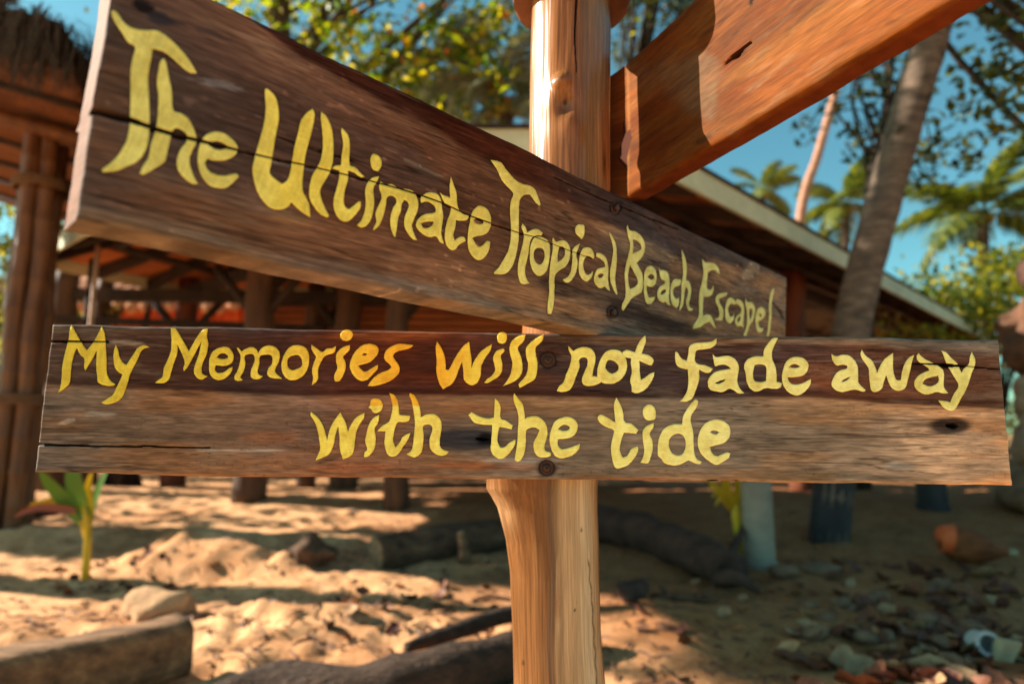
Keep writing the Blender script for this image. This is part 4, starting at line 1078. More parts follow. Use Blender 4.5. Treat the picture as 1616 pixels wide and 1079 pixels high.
def front_colour(X, Y, s, t):
    g = fbm(s * 5, t * 70, 5, 1)
    fine = fbm(s * 16, t * 420, 3, 2)
    warp = 6 * (fbm(s * 3, t * 4, 3, 9) - 0.5)
    b = np.interp(X, [50, 80, 400, 480, 660, 960, 1280, 1430, 1570, 1610], [604, 606, 620, 622, 620, 627, 626, 638, 643, 645]) + warp
    top = ramp_x(X, [(60, (82, 65, 56)), (230, (76, 54, 46)), (420, (80, 52, 43)), (560, (88, 46, 33)), (700, (92, 46, 32)), (830, (84, 54, 44)), (1000, (78, 58, 52)), (1200, (88, 60, 52)), (1330, (112, 70, 52)), (1600, (98, 70, 56))])  # redder stretch left of the post holds a warm glow painted into the wood
    bot = ramp_x(X, [(55, (104, 82, 64)), (180, (116, 86, 62)), (350, (124, 88, 62)), (560, (118, 82, 62)), (760, (122, 92, 68)), (960, (126, 98, 72)), (1180, (132, 104, 78)), (1340, (146, 112, 82)), (1470, (182, 136, 98)), (1600, (160, 120, 88))])
    below = sstep(-2.5, 3.5, Y - b)
    bot = bot * np.array([1.04, 1.08, 1.14])
    c = mix(top, bot, below)
    # grey weathered strip along the upper edge, wide on the right
    tl = 512 + (X - 80) * 0.016
    wid = np.interp(X, [60, 200, 500, 840, 900, 1100, 1230, 1330, 1600], [16, 14, 6, 4, 20, 22, 14, 18, 26])
    grey = (1 - sstep(0.5, 1.1, (Y - tl) / wid + 0.7 * (g - 0.5))) * np.interp(X, [60, 240, 500, 860, 1000, 1600], [0.55, 0.35, 0.1, 0.25, 0.6, 0.75])
    c = mix(c, ramp_x(X, [(60, (92, 80, 68)), (860, (112, 92, 74)), (1250, (166, 132, 104)), (1420, (146, 122, 98)), (1600, (136, 114, 92))]), grey)
    # the dark growth line above the boundary
    c = mix(c, lin(48, 26, 20) + 0 * c, 0.55 * np.exp(-((Y - b + 5) / 6.0) ** 2))
    # light sapwood band right below the boundary
    c = mix(c, c * 1.28, 0.8 * np.exp(-((Y - b - 12) / 9.0) ** 2))
    # diagonal pale-orange patch low on the right
    px = X - (1385 + (Y - 655) * 0.55)
    patch = sstep(-8, 34, px + 26 * (fbm(s * 20, t * 30, 3, 21) - 0.5)) * sstep(0, 30, Y - (b + 26))
    c = mix(c, lin(212, 158, 114) + 0 * c, 0.6 * patch)
    wet = blob(X, Y, 1300, 752, 130, 11, 2, 0.7, 33)
    c = mix(c, lin(86, 76, 60) + 0 * c, 0.6 * wet)
    for (cx, cy, rx, ry, rot, a, sd) in [(1222, 697, 24, 7, 4, .6, 1), (1268, 716, 22, 7, 0, .55, 2), (1270, 737, 40, 8, 6, .5, 3), (1420, 757, 60, 8, 3, .55, 4), (1180, 722, 14, 5, 0, .5, 5),
                                         (150, 672, 60, 12, 5, .35, 6), (330, 690, 90, 7, -2, .55, 7), (230, 687, 60, 6, 3, .45, 8), (520, 724, 30, 4, -20, .7, 9), (706, 733, 14, 3, 8, .7, 10),
                                         (900, 752, 120, 8, 0, .4, 11), (100, 745, 60, 7, 0, .4, 12), (1400, 652, 60, 6, 6, .4, 13), (1560, 742, 40, 10, 8, .35, 14), (470, 706, 60, 5, 0, .35, 15),
                                         (1380, 553, 30, 3.5, 0, .7, 16), (1230, 640, 70, 4, 0, .3, 17)]:
        c = mix(c, c * np.array([.40, .42, .46]), a * blob(X, Y, cx, cy, rx, ry, rot, .5, sd))
    for (cx, cy, rx, ry, rot, a, sd) in [(105, 665, 16, 4, -12, .5, 41), (200, 540, 26, 4, 5, .55, 42), (820, 728, 60, 9, 0, .35, 43), (1420, 735, 24, 7, 0, .5, 44), (1560, 655, 50, 6, 0, .3, 45), (150, 653, 30, 4, 0, .35, 46), (380, 711, 80, 2.5, 0, .5, 47),
                                         (1540, 686, 60, 3, 2, .5, 48), (1360, 570, 60, 2, 2, .4, 49)]:
        c = mix(c, lin(176, 158, 138) + 0 * c, a * blob(X, Y, cx, cy, rx, ry, rot, .5, sd))
    # reddish stains, plus a warm glow painted in along the upper edge
    for (cx, cy, rx, ry, a, sd) in [(430, 690, 50, 12, .4, 51), (560, 738, 80, 9, .35, 52), (780, 735, 90, 9, .5, 53), (1010, 758, 60, 5, .6, 54), (600, 530, 120, 8, .5, 55), (1290, 590, 60, 24, .4, 56), (760, 645, 60, 10, .3, 57)]:
        c = mix(c, lin(150, 84, 46) + 0 * c, a * blob(X, Y, cx, cy, rx, ry, 0, .5, sd))
    # knots: a black one under "the", one at the right edge
    kx = 1 - sstep(0.55, 1.1, np.hypot((X - 738) / 74.0, (Y - 692) / 22.0) + .25 * (fbm(s * 12, t * 40, 3, 60) - .5) * 2)
    c = mix(c, lin(44, 42, 44) + 0 * c, 0.92 * kx)
    c = mix(c, lin(12, 11, 13) + 0 * c, 0.9 * blob(X, Y, 766, 693, 17, 12, 0, .3, 61))
    kx = 1 - sstep(0.6, 1.1, np.hypot((X - 1500) / 36.0, (Y - 671) / 15.0) + .2 * (fbm(s * 14, t * 40, 3, 62) - .5) * 2)
    c = mix(c, lin(40, 32, 31) + 0 * c, 0.9 * kx)
    c = mix(c, lin(10, 8, 8) + 0 * c, 0.95 * blob(X, Y, 1505, 672, 8, 6, 0, .3, 63))
    c = mix(c, lin(14, 9, 8) + 0 * c, 0.95 * blob(X, Y, 1496, 576, 17, 5, 0, .5, 64))
    c = mix(c, lin(60, 34, 28) + 0 * c, 0.7 * blob(X, Y, 1475, 578, 60, 7, 0, .5, 65))
    # rust rings round the bolts
    c = mix(c, lin(38, 24, 20) + 0 * c, 0.85 * blob(X, Y, 865, 568, 19, 17, 0, .3, 66))
    c = mix(c, lin(46, 28, 22) + 0 * c, 0.8 * blob(X, Y, 863, 738, 18, 16, 0, .3, 67))
    streak = sstep(0.60, 0.76, fbm(s * 9, t * 300, 3, 70))
    c = np.array([1.04, 1.20, 1.40]) * weather(c, s, t, 400) * (1 - .16 * (1 - below))[..., None]
    specks = sstep(0.80, 0.9, vnoise(s * 190, t * 700, 75)) * sstep(0.5, .62, fbm(s * 9, t * 18, 2, 76))
    return c * (1 - 0.35 * specks)[..., None]

def upper_colour(X, Y, s, t):
    g = fbm(s * 5, t * 60 + 3 * fbm(s * 4, t * 6, 2, 80), 5, 81)
    fine = fbm(s * 16, t * 400, 3, 82)
    top = 40 + 0.488 * (X - 430); bot = 345 + 0.2218 * (X - 122)
    v = (Y - top) / (bot - top)                  # 0 at the upper edge, 1 at the lower
    c = ramp_x(X, [(120, (90, 70, 60)), (260, (88, 66, 56)), (420, (92, 64, 52)), (600, (98, 66, 52)), (800, (98, 70, 56)), (950, (104, 78, 62)), (1100, (108, 84, 68)), (1245, (122, 100, 80))])
    # lower third: lighter sapwood, greyer at the very edge
    low = sstep(0.66, 0.82, v + 0.10 * (fbm(s * 4, t * 5, 3, 83) - .5))
    c = mix(c, ramp_x(X, [(120, (108, 80, 66)), (300, (118, 84, 64)), (600, (122, 88, 68)), (900, (128, 100, 78)), (1245, (120, 98, 80))]), 0.8 * low)
    edge = sstep(0.88, 0.99, v + 0.12 * (g - .5))
    c = mix(c, lin(128, 114, 98) + 0 * c, edge * np.interp(X, [120, 200, 380, 500, 900], [.6, .75, .5, .3, .5]))
    # upper strip: pale wood, then a dark red-brown band that starts left of the middle and turns purple-grey to the right
    pale = (1 - sstep(0.10, 0.30, v)) * np.interp(X, [120, 300, 420, 520, 900, 1000], [.1, .35, .7, .75, .5, .2])
    c = mix(c, lin(128, 86, 64) + 0 * c, pale)
    bw = np.interp(X, [300, 400, 470, 560, 700, 830, 940, 1000, 1080, 1160, 1200, 1245], [0, .02, .07, .11, .15, .20, .24, .27, .33, .30, .12, .02])
    band = 1 - sstep(0.75, 1.12, v / np.maximum(bw, 1e-3) + 0.30 * (fbm(s * 10, t * 25, 3, 84) - .5) * 2)
    c = mix(c, ramp_x(X, [(380, (58, 28, 20)), (620, (62, 26, 16)), (820, (64, 30, 20)), (950, (66, 46, 42)), (1100, (74, 60, 58)), (1245, (96, 80, 70))]), 0.94 * band * (X > 300))
    # tan figure round "Beach"
    for (cx, cy, rx, ry, rot, a, sd) in [(985, 378, 60, 15, 27, .55, 85), (1060, 410, 55, 12, 28, .5, 86), (1145, 428, 36, 18, 25, .55, 87), (1215, 450, 26, 22, 20, .5, 88), (1205, 510, 40, 30, 10, .35, 89), (1090, 510, 60, 14, 14, .4, 90), (850, 470, 90, 18, 14, .35, 91)]:
        c = mix(c, lin(164, 126, 92) + 0 * c, a * blob(X, Y, cx, cy, rx, ry, rot, .45, sd))
    # dark heartwood tongue along the lower letters
    for (cx, cy, rx, ry, rot, a, sd) in [(890, 456, 62, 13, 14, .85, 92), (1000, 492, 90, 17, 17, .85, 93), (1060, 520, 60, 20, 20, .7, 94)]:
        c = mix(c, lin(56, 38, 32) + 0 * c, a * blob(X, Y, cx, cy, rx, ry, rot, .35, sd))
    # knots and marks
    c = mix(c, lin(24, 20, 22) + 0 * c, .95 * blob(X, Y, 226, 10, 22, 13, 18, .4, 95))
    c = mix(c, lin(46, 46, 52) + 0 * c, .85 * blob(X, Y, 258, 30, 36, 9, 18, .5, 96))
    c = mix(c, lin(56, 46, 46) + 0 * c, .6 * blob(X, Y, 335, 52, 40, 6, 20, .5, 97))
    c = mix(c, lin(150, 132, 124) + 0 * c, .7 * blob(X, Y, 350, 134, 40, 7, 14, .75, 98))
    c = mix(c, lin(142, 124, 106) + 0 * c, .85 * blob(X, Y, 1186, 426, 13, 18, 30, .4, 99))
    c = mix(c, lin(120, 106, 96) + 0 * c, .6 * blob(X, Y, 1180, 455, 26, 8, 24, .5, 100))
    c = mix(c, lin(40, 32, 30) + 0 * c, .6 * blob(X, Y, 1160, 448, 14, 3, 28, .4, 101))
    c = mix(c, lin(150, 112, 70) + 0 * c, .4 * blob(X, Y, 460, 345, 40, 10, 14, .5, 102))
    c = mix(c, lin(160, 140, 118) + 0 * c, .45 * np.exp(-seg_dist(X, Y, [(640, 252, 2), (690, 275, 2.4), (700, 278, 1)]) ** 2))
    c = mix(c, lin(150, 132, 118) + 0 * c, .5 * np.exp(-seg_dist(X, Y, [(430, 255, 2), (480, 266, 2), (520, 275, 1)]) ** 2))
    for path in UPPER_CRACKS[:1]:
        c = mix(c, c * 1.5, .45 * np.exp(-((seg_dist(X, Y + 0, [(x, y + 2.2 * w + 1.2, w * .7 + 1) for x, y, w in path]) - .3) / .8) ** 2))
    for (bx, by) in [(972, 328), (967, 493)]:
        c = mix(c, lin(34, 20, 18) + 0 * c, .85 * blob(X, Y, bx, by, 13, 12, 0, .35, int(bx + by)))
    streak = sstep(0.60, 0.76, fbm(s * 8, t * 260, 3, 103))
    c = np.array([.86, .95, 1.04]) * weather(c, s, t, 450)
    specks = sstep(0.84, 0.93, vnoise(s * 90, t * 300, 104)) * sstep(0.5, .65, fbm(s * 7, t * 12, 2, 105))
    return c * (1 + 0.9 * specks)[..., None]

M_BOARD = mat_tinted('weathered_board', (14, 14, 14), rough=0.7, spec=0.05, contrast=0.38, bump=0.45, bump_dist=0.0012)
for n in M_BOARD.node_tree.nodes:
    if n.type == 'MAPPING':
        n.inputs['Scale'].default_value = (26, 26, 430)
M_BOLT = mat_noise('rusty_bolt', [(0.3, lin(30, 22, 20)), (0.6, lin(70, 44, 34)), (0.8, lin(104, 66, 48))], (90, 90, 90), rough=0.55, spec=0.6, bump=0.4, bump_dist=0.002)
M_BOLT.node_tree.nodes['Principled BSDF'].inputs['Metallic'].default_value = 0.55

# paint: brush-streaked yellow, the coat thin in places
def paint_material():
    m, nt, b = nodes_of('yellow_paint')
    at = nt.nodes.new('ShaderNodeAttribute'); at.attribute_name = 'tint'
    tc = nt.nodes.new('ShaderNodeTexCoord')
    n1 = nt.nodes.new('ShaderNodeTexNoise'); n1.inputs['Scale'].default_value = 55; n1.inputs['Detail'].default_value = 5
    nt.links.new(tc.outputs['Object'], n1.inputs['Vector'])
    n2 = nt.nodes.new('ShaderNodeTexNoise'); n2.inputs['Scale'].default_value = 1; n2.inputs['Detail'].default_value = 4
    mp = nt.nodes.new('ShaderNodeMapping'); mp.inputs['Scale'].default_value = (70, 70, 1100)
    nt.links.new(tc.outputs['Object'], mp.inputs[0]); nt.links.new(mp.outputs[0], n2.inputs['Vector'])
    r = nt.nodes.new('ShaderNodeValToRGB')
    e = r.color_ramp.elements
    e[0].position = 0.30; e[0].color = (0.88, 0.82, 0.70, 1)
    e[1].position = 0.66; e[1].color = (1.12, 1.12, 1.3, 1)
    nt.links.new(n1.outputs['Fac'], r.inputs[0])
    mr = nt.nodes.new('ShaderNodeMapRange'); mr.inputs['From Min'].default_value = .3; mr.inputs['From Max'].default_value = .7
    mr.inputs['To Min'].default_value = .91; mr.inputs['To Max'].default_value = 1.05
    nt.links.new(n2.outputs['Fac'], mr.inputs['Value'])
    mx = nt.nodes.new('ShaderNodeMix'); mx.data_type = 'RGBA'; mx.blend_type = 'MULTIPLY'; mx.inputs[0].default_value = 1
    mx2 = nt.nodes.new('ShaderNodeMix'); mx2.data_type = 'RGBA'; mx2.blend_type = 'MULTIPLY'; mx2.inputs[0].default_value = 1
    nt.links.new(at.outputs['Color'], mx.inputs[6]); nt.links.new(r.outputs[0], mx.inputs[7])
    nt.links.new(mx.outputs[2], mx2.inputs[6]); nt.links.new(mr.outputs[0], mx2.inputs[7])
    nt.links.new(mx2.outputs[2], b.inputs['Base Color'])
    b.inputs['Roughness'].default_value = 0.5; b.inputs['Specular IOR Level'].default_value = 0.3
    bp = nt.nodes.new('ShaderNodeBump'); bp.inputs['Strength'].default_value = .25; bp.inputs['Distance'].default_value = .002
    nt.links.new(n2.outputs['Fac'], bp.inputs['Height']); nt.links.new(bp.outputs[0], b.inputs['Normal'])
    return m
M_PAINT = paint_material()

def make_board(parent, corners, nrm, thick, cell, colour, cracks, holes, seed):
    """a board as one closed mesh: dense relief on its painted face, sawn edges, plain back"""
    TL, TR, BR, BL = [np.array(c) for c in corners]
    nrm = np.array(nrm)
    L = np.linalg.norm(TR - TL); Hh = np.linalg.norm(TL - BL)
    nu, nv = int(L / cell) + 1, int(Hh / cell) + 1
    u = np.linspace(0, 1, nu); v = np.linspace(0, 1, nv)
    U, W = np.meshgrid(u, v, indexing='ij')
    P = (TL[None, None] * ((1 - U) * (1 - W))[..., None] + TR * (U * (1 - W))[..., None] + BR * (U * W)[..., None] + BL * ((1 - U) * W)[..., None])
    X, Y = project(P.reshape(-1, 3)); X = X.reshape(nu, nv); Y = Y.reshape(nu, nv)
    s = U * L; t = W * Hh
    # uneven sawn edges
    along = (TR - TL) / L; down = (BL - TL) / Hh
    we = np.clip(1 - t / 0.02, 0, 1) * (fbm(s * 9, 0 * s + seed, 4, seed) - .5) * 0.006 + np.clip(1 - (Hh - t) / 0.02, 0, 1) * (fbm(s * 8, 0 * s + seed + 9, 4, seed + 1) - .5) * 0.006
    ws = np.clip(1 - s / 0.02, 0, 1) * (fbm(t * 30, 0 * s + seed, 3, seed + 2) - .5) * 0.003 + np.clip(1 - (L - s) / 0.02, 0, 1) * (fbm(t * 30, 0 * s + seed, 3, seed + 3) - .5) * 0.003
    P = P + down * we[..., None] + along * ws[..., None]
    h = -0.0011 * (1 - fbm(s * 5, t * 55, 5, seed + 4)) - 0.0007 * (1 - fbm(s * 14, t * 200, 3, seed + 5))
    e = np.minimum(np.minimum(s, L - s), np.minimum(t, Hh - t)) + 0.002 * (fbm(s * 30, t * 30, 3, seed + 6) - .5)
    h -= 0.0035 * np.clip(1 - e / 0.0045, 0, 1) ** 2
    col = colour(X, Y, s, t)
    for path in cracks:
        d = seg_dist(X, Y + 1.2 * (fbm(s * 60, t * 60, 3, 7) - .5) * 2, path)
        k = np.clip(1.35 - d, 0, 1)
        h -= 0.010 * k
        col = mix(col, lin(16, 11, 9) + 0 * col, np.clip(1.5 - d, 0, 1) * .95)
    for (bx, by, rr) in holes:
        d = np.hypot(X - bx, Y - by) / rr
        h -= 0.007 * np.clip((1.1 - d) * 4, 0, 1)
    P = P + nrm * h[..., None]
    V = P.reshape(-1, 3)
    idx = np.arange(nu * nv).reshape(nu, nv)
    F = np.stack([idx[:-1, :-1].ravel(), idx[:-1, 1:].ravel(), idx[1:, 1:].ravel(), idx[1:, :-1].ravel()], -1)
    ring = np.concatenate([idx[:, 0], idx[-1, 1:], idx[-2::-1, -1], idx[0, -2:0:-1]])
    m = len(ring)
    Vr = V[ring]; cr = col.reshape(-1, 3)[ring]
    Vs, Cs, Fs = [V], [col.reshape(-1, 3)], [F]
    base = len(V); prev = ring
    levels = [0.003, 0.012, 0.022, thick - 0.003]
    for lv in levels:
        wob = (0.0008 * (rng.random((m, 1)) - .5)) * nrm
        Vs.append(Vr - nrm * lv + wob)
        k = 0.7 + 0.6 * fbm(np.arange(m) * 0.05, np.full(m, lv * 300.0), 4, seed + 8)
        warm = lin(118, 80, 62) if colour is upper_colour else lin(150, 110, 80)
        side = np.where(((np.arange(m) > len(idx[:, 0]) + len(idx[0]) + len(idx[:, 0]) - 3))[:, None], warm[None], cr * 1.05)
        Cs.append(side * k[:, None])
        new = np.arange(base, base + m); base += m
        Fs.append(np.stack([prev, np.roll(prev, -1), np.roll(new, -1), new], -1))
        prev = new
    Vc = (TL + TR + BR + BL) / 4 - nrm * (thick + .0005)
    V = np.concatenate(Vs + [Vc[None]]); C = np.concatenate(Cs + [lin(96, 70, 54)[None]])
    F = np.concatenate(Fs)
    faces = np.concatenate([F])
    o = None
    tri = np.stack([prev, np.roll(prev, -1), np.full(m, len(V) - 1), np.full(m, len(V) - 1)], -1)[:, :3]
    # quads and the closing triangles of the back
    me = bpy.data.meshes.new('signboard')
    nq, nt_ = len(faces), len(tri)
    me.vertices.add(len(V)); me.vertices.foreach_set('co', V.astype(np.float32).ravel())
    li = np.concatenate([faces.ravel(), tri.ravel()]).astype(np.int32)
    me.loops.add(len(li)); me.loops.foreach_set('vertex_index', li)
    me.polygons.add(nq + nt_)
    me.polygons.foreach_set('loop_start', np.concatenate([np.arange(nq) * 4, nq * 4 + np.arange(nt_) * 3]).astype(np.int32))
    me.polygons.foreach_set('loop_total', np.concatenate([np.full(nq, 4), np.full(nt_, 3)]).astype(np.int32))
    me.update(calc_edges=True)
    me.validate()
    me.polygons.foreach_set('use_smooth', [True] * len(me.polygons))
    a = me.color_attributes.new('tint', 'FLOAT_COLOR', 'POINT')
    cc = np.ones((len(V), 4), np.float32); cc[:, :3] = np.clip(C, 0.003, 0.95)
    a.data.foreach_set('color', cc.ravel())
    me.materials.append(M_BOARD)
    o = bpy.data.objects.new('signboard', me)
    COL.objects.link(o); adopt(o, parent)
    try: me.set_sharp_from_angle(angle=R(60))
    except Exception: pass
    return o

def paint_letters(board, table, p0, nrm, cracks, tone, lift=0.0004):
    n = Vector(nrm)
    for view, shapes in table:
        ox, oy, sc = VIEWS[view]
        bm = bmesh.new()
        allp = []
        for shp in shapes:
            loops = []
            for part in shp.split('|'):
                pts = [(x / sc + ox, y / sc + oy) for x, y in pl(part)]
                sm = smooth_outline(pts)
                # hand-painted edge: tiny wobble
                sm = [Vector((p.x + 0.5 * mnoise.noise(Vector((p.x * .35, p.y * .35, 1))), p.y + 0.5 * mnoise.noise(Vector((p.x * .35, p.y * .35, 7))))) for p in sm]
                loops.append(sm)
            flat = [p for lp in loops for p in lp]
            tris = tessellate_polygon([[Vector((p.x, p.y, 0)) for p in lp] for lp in loops])
            vs = [bm.verts.new((p.x, p.y, 0)) for p in flat]
            for t in tris:
                try: bm.faces.new([vs[i] for i in t])
                except ValueError: pass
            allp += flat
        xs = [p.x for p in allp]; ys = [p.y for p in allp]
        x0, x1, y0, y1 = min(xs), max(xs), min(ys), max(ys)
        # where a crack runs through the letter the paint is split
        for path in cracks:
            pts = np.array([(q[0], q[1]) for q in path]); w = np.array([q[2] for q in path])
            if x1 < pts[0, 0] or x0 > pts[-1, 0]: continue
            xx = np.linspace(max(x0, pts[0, 0]), min(x1, pts[-1, 0]), 6)
            yy = np.interp(xx, pts[:, 0], pts[:, 1])
            if yy.max() < y0 or yy.min() > y1: continue
            for a in range(5):
                A = Vector((xx[a], yy[a], 0)); B = Vector((xx[a + 1], yy[a + 1], 0))
                d = (B - A).normalized(); nn = Vector((-d.y, d.x, 0))
                hw = np.interp((xx[a] + xx[a + 1]) / 2, pts[:, 0], w)
                if hw < 0.95: hw *= 0.8
                for co, no in ((A + nn * hw, nn), (A - nn * hw, nn), (A, d), (B, d)):
                    fs = [f for f in bm.faces if A.x - 8 < f.calc_center_median().x < B.x + 8 or True]
                    bmesh.ops.bisect_plane(bm, geom=bm.verts[:] + bm.edges[:] + bm.faces[:], plane_co=co, plane_no=no, dist=1e-5)
                kill = [f for f in bm.faces if abs((f.calc_center_median() - A).dot(nn)) < hw and -0.01 <= (f.calc_center_median() - A).dot(d) <= (B - A).length + .01]
                bmesh.ops.delete(bm, geom=kill, context='FACES')
        # cut the coat into a fine net so that its thickness and brush marks can vary
        step = 3.4
        for axis, lo, hi in ((0, x0, x1), (1, y0, y1)):
            q = lo + step * .5
            while q < hi:
                co = Vector((q, 0, 0)) if axis == 0 else Vector((0, q, 0)); no = Vector((1, 0, 0)) if axis == 0 else Vector((0, 1, 0))
                bmesh.ops.bisect_plane(bm, geom=bm.verts[:] + bm.edges[:] + bm.faces[:], plane_co=co, plane_no=no, dist=1e-4)
                q += step
        bmesh.ops.dissolve_degenerate(bm, dist=1e-4, edges=bm.edges[:])
        me = bpy.data.meshes.new('letter')
        bm.verts.ensure_lookup_table()
        pix = [(v.co.x, v.co.y) for v in bm.verts]
        be = [e for e in bm.edges if len(e.link_faces) == 1]
        PXY = np.array(pix)
        dist = np.full(len(pix), 99.0)
        for e in be:
            a_, b_ = e.verts[0].co, e.verts[1].co
            dx, dy = b_.x - a_.x, b_.y - a_.y; l2 = dx * dx + dy * dy + 1e-9
            tt = np.clip(((PXY[:, 0] - a_.x) * dx + (PXY[:, 1] - a_.y) * dy) / l2, 0, 1)
            dist = np.minimum(dist, np.hypot(PXY[:, 0] - (a_.x + tt * dx), PXY[:, 1] - (a_.y + tt * dy)))
        for v, dd_ in zip(bm.verts, dist):
            k = min(1.0, dd_ / 2.6); k = k * k * (3 - 2 * k)
            bead = math.exp(-((dd_ - 2.6) / 1.6) ** 2)
            v.co = on_plane(v.co.x, v.co.y, Vector(p0) + n * (lift * .4 + .0005 * k + .00035 * bead), n)
        bmesh.ops.recalc_face_normals(bm, faces=bm.faces[:])
        for f in bm.faces:
            if f.normal.dot(n) < 0: f.normal_flip()
        bm.to_mesh(me); bm.free()
        a = me.color_attributes.new('tint', 'FLOAT_COLOR', 'POINT')
        c = np.ones((len(pix), 4), np.float32)
        PX = np.array(pix)
        seed_l = int(abs(x0 * 7 + y0 * 3)) % 50
        if len(PX):
            sk = fbm((PX[:, 0] + .35 * PX[:, 1]) * .42, PX[:, 1] * .045, 3, 500 + seed_l); bl = fbm(PX[:, 0] * .06, PX[:, 1] * .06, 3, 510 + seed_l)
            br = (.80 + .34 * sk) * (.88 + .24 * bl) * (1 + .07 * np.exp(-((dist - 2.2) / 1.6) ** 2)) * (.86 + .14 * sstep(0, 1.2, dist))
            thin = sstep(.60, .74, fbm(PX[:, 0] * .11, PX[:, 1] * .16, 4, 520 + seed_l)) * .28
        if len(PX): c[:, :3] = np.clip(tone(PX[:, 0], PX[:, 1]) * np.array([1.14, 1.26, 1.20]) * br[:, None] * mix(np.ones((len(PX), 3)), np.array([.82, .70, .42]) + np.zeros((len(PX), 3)), thin), 0, .93)
        a.data.foreach_set('color', c.ravel())
        me.materials.append(M_PAINT)
        o = bpy.data.objects.new('letter', me)
        COL.objects.link(o); adopt(o, board)

def front_tone(X, Y):
    r1 = ramp_x(X, [(90, (204, 180, 46)), (330, (214, 190, 56)), (440, (222, 198, 72)), (540, (232, 188, 58)), (610, (240, 176, 42)), (690, (234, 172, 36)), (760, (240, 206, 78)), (850, (240, 212, 92)), (1000, (240, 224, 136)), (1300, (238, 222, 138)), (1540, (226, 214, 126))])  # orange stretch left of the post: warm glow painted into the letter colour
    r2 = ramp_x(X, [(480, (232, 208, 84)), (760, (240, 218, 108)), (1160, (242, 228, 142))])
    return mix(r1, r2, (Y > 640).astype(float) * (X > 450))

def upper_tone(X, Y):
    return ramp_x(X, [(160, (208, 200, 112)), (380, (212, 198, 104)), (450, (226, 202, 80)), (620, (222, 202, 90)), (760, (218, 198, 96)), (790, (214, 198, 104)), (1000, (208, 194, 112)), (1230, (196, 180, 98))])

def bolt(board, p, nrm, r, hexed=False):
    n = Vector(nrm)
    rot = n.to_track_quat('Z', 'Y').to_matrix()
    b = MB()
    k = 6 if hexed else 20
    prof = [(1.0, -0.004), (1.0, 0.0005), (0.86, 0.0016), (0.62, 0.0018)] + ([(0.55, 0.0018), (0.55, 0.006), (0.46, 0.0072)] if hexed else [(0.56, 0.0016), (0.5, 0.0030), (0.30, 0.0042), (0.14, 0.0044), (0.13, 0.003)])
    V = []; Fc = []
    m = 24
    for (pr, pz) in prof:
        for i in range(m):
            t = 2 * math.pi * i / m
            rad = pr * r
            if hexed and pr <= 0.56:
                rad *= 0.92 / max(abs(math.cos((t % (math.pi / 3)) - math.pi / 6)), .5)
            V.append(rot @ Vector((rad * math.cos(t), rad * math.sin(t), pz)) + Vector(p))
    for j in range(len(prof) - 1):
        for i in range(m):
            Fc.append((j * m + i, j * m + (i + 1) % m, (j + 1) * m + (i + 1) % m, (j + 1) * m + i))
    Fc.append(tuple((len(prof) - 1) * m + i for i in range(m)))
    b.add(V, Fc)
    return b.build('bolt', M_BOLT, board, auto=35)

# ---- the signpost as one thing
YP = 0.970                                        # the post's axis
post_root = empty('signpost', (0.066, YP, -0.30))
tag(post_root, 'varnished wooden signpost with two yellow-lettered boards and a rising arm', 'signpost')

def post_row(y):
    ys = [-60, 0, 50, 200, 300, 520, 770, 800, 850, 900, 1000, 1079, 1300]
    right = [963, 963, 965, 963, 963, 955, 943, 943, 945, 946, 949, 956, 972]
    half = [61, 61.5, 63.5, 64.5, 65, 66, 67, 67, 67.5, 67.5, 70, 72.5, 80]
    return np.interp(y, ys, right), np.interp(y, ys, half)

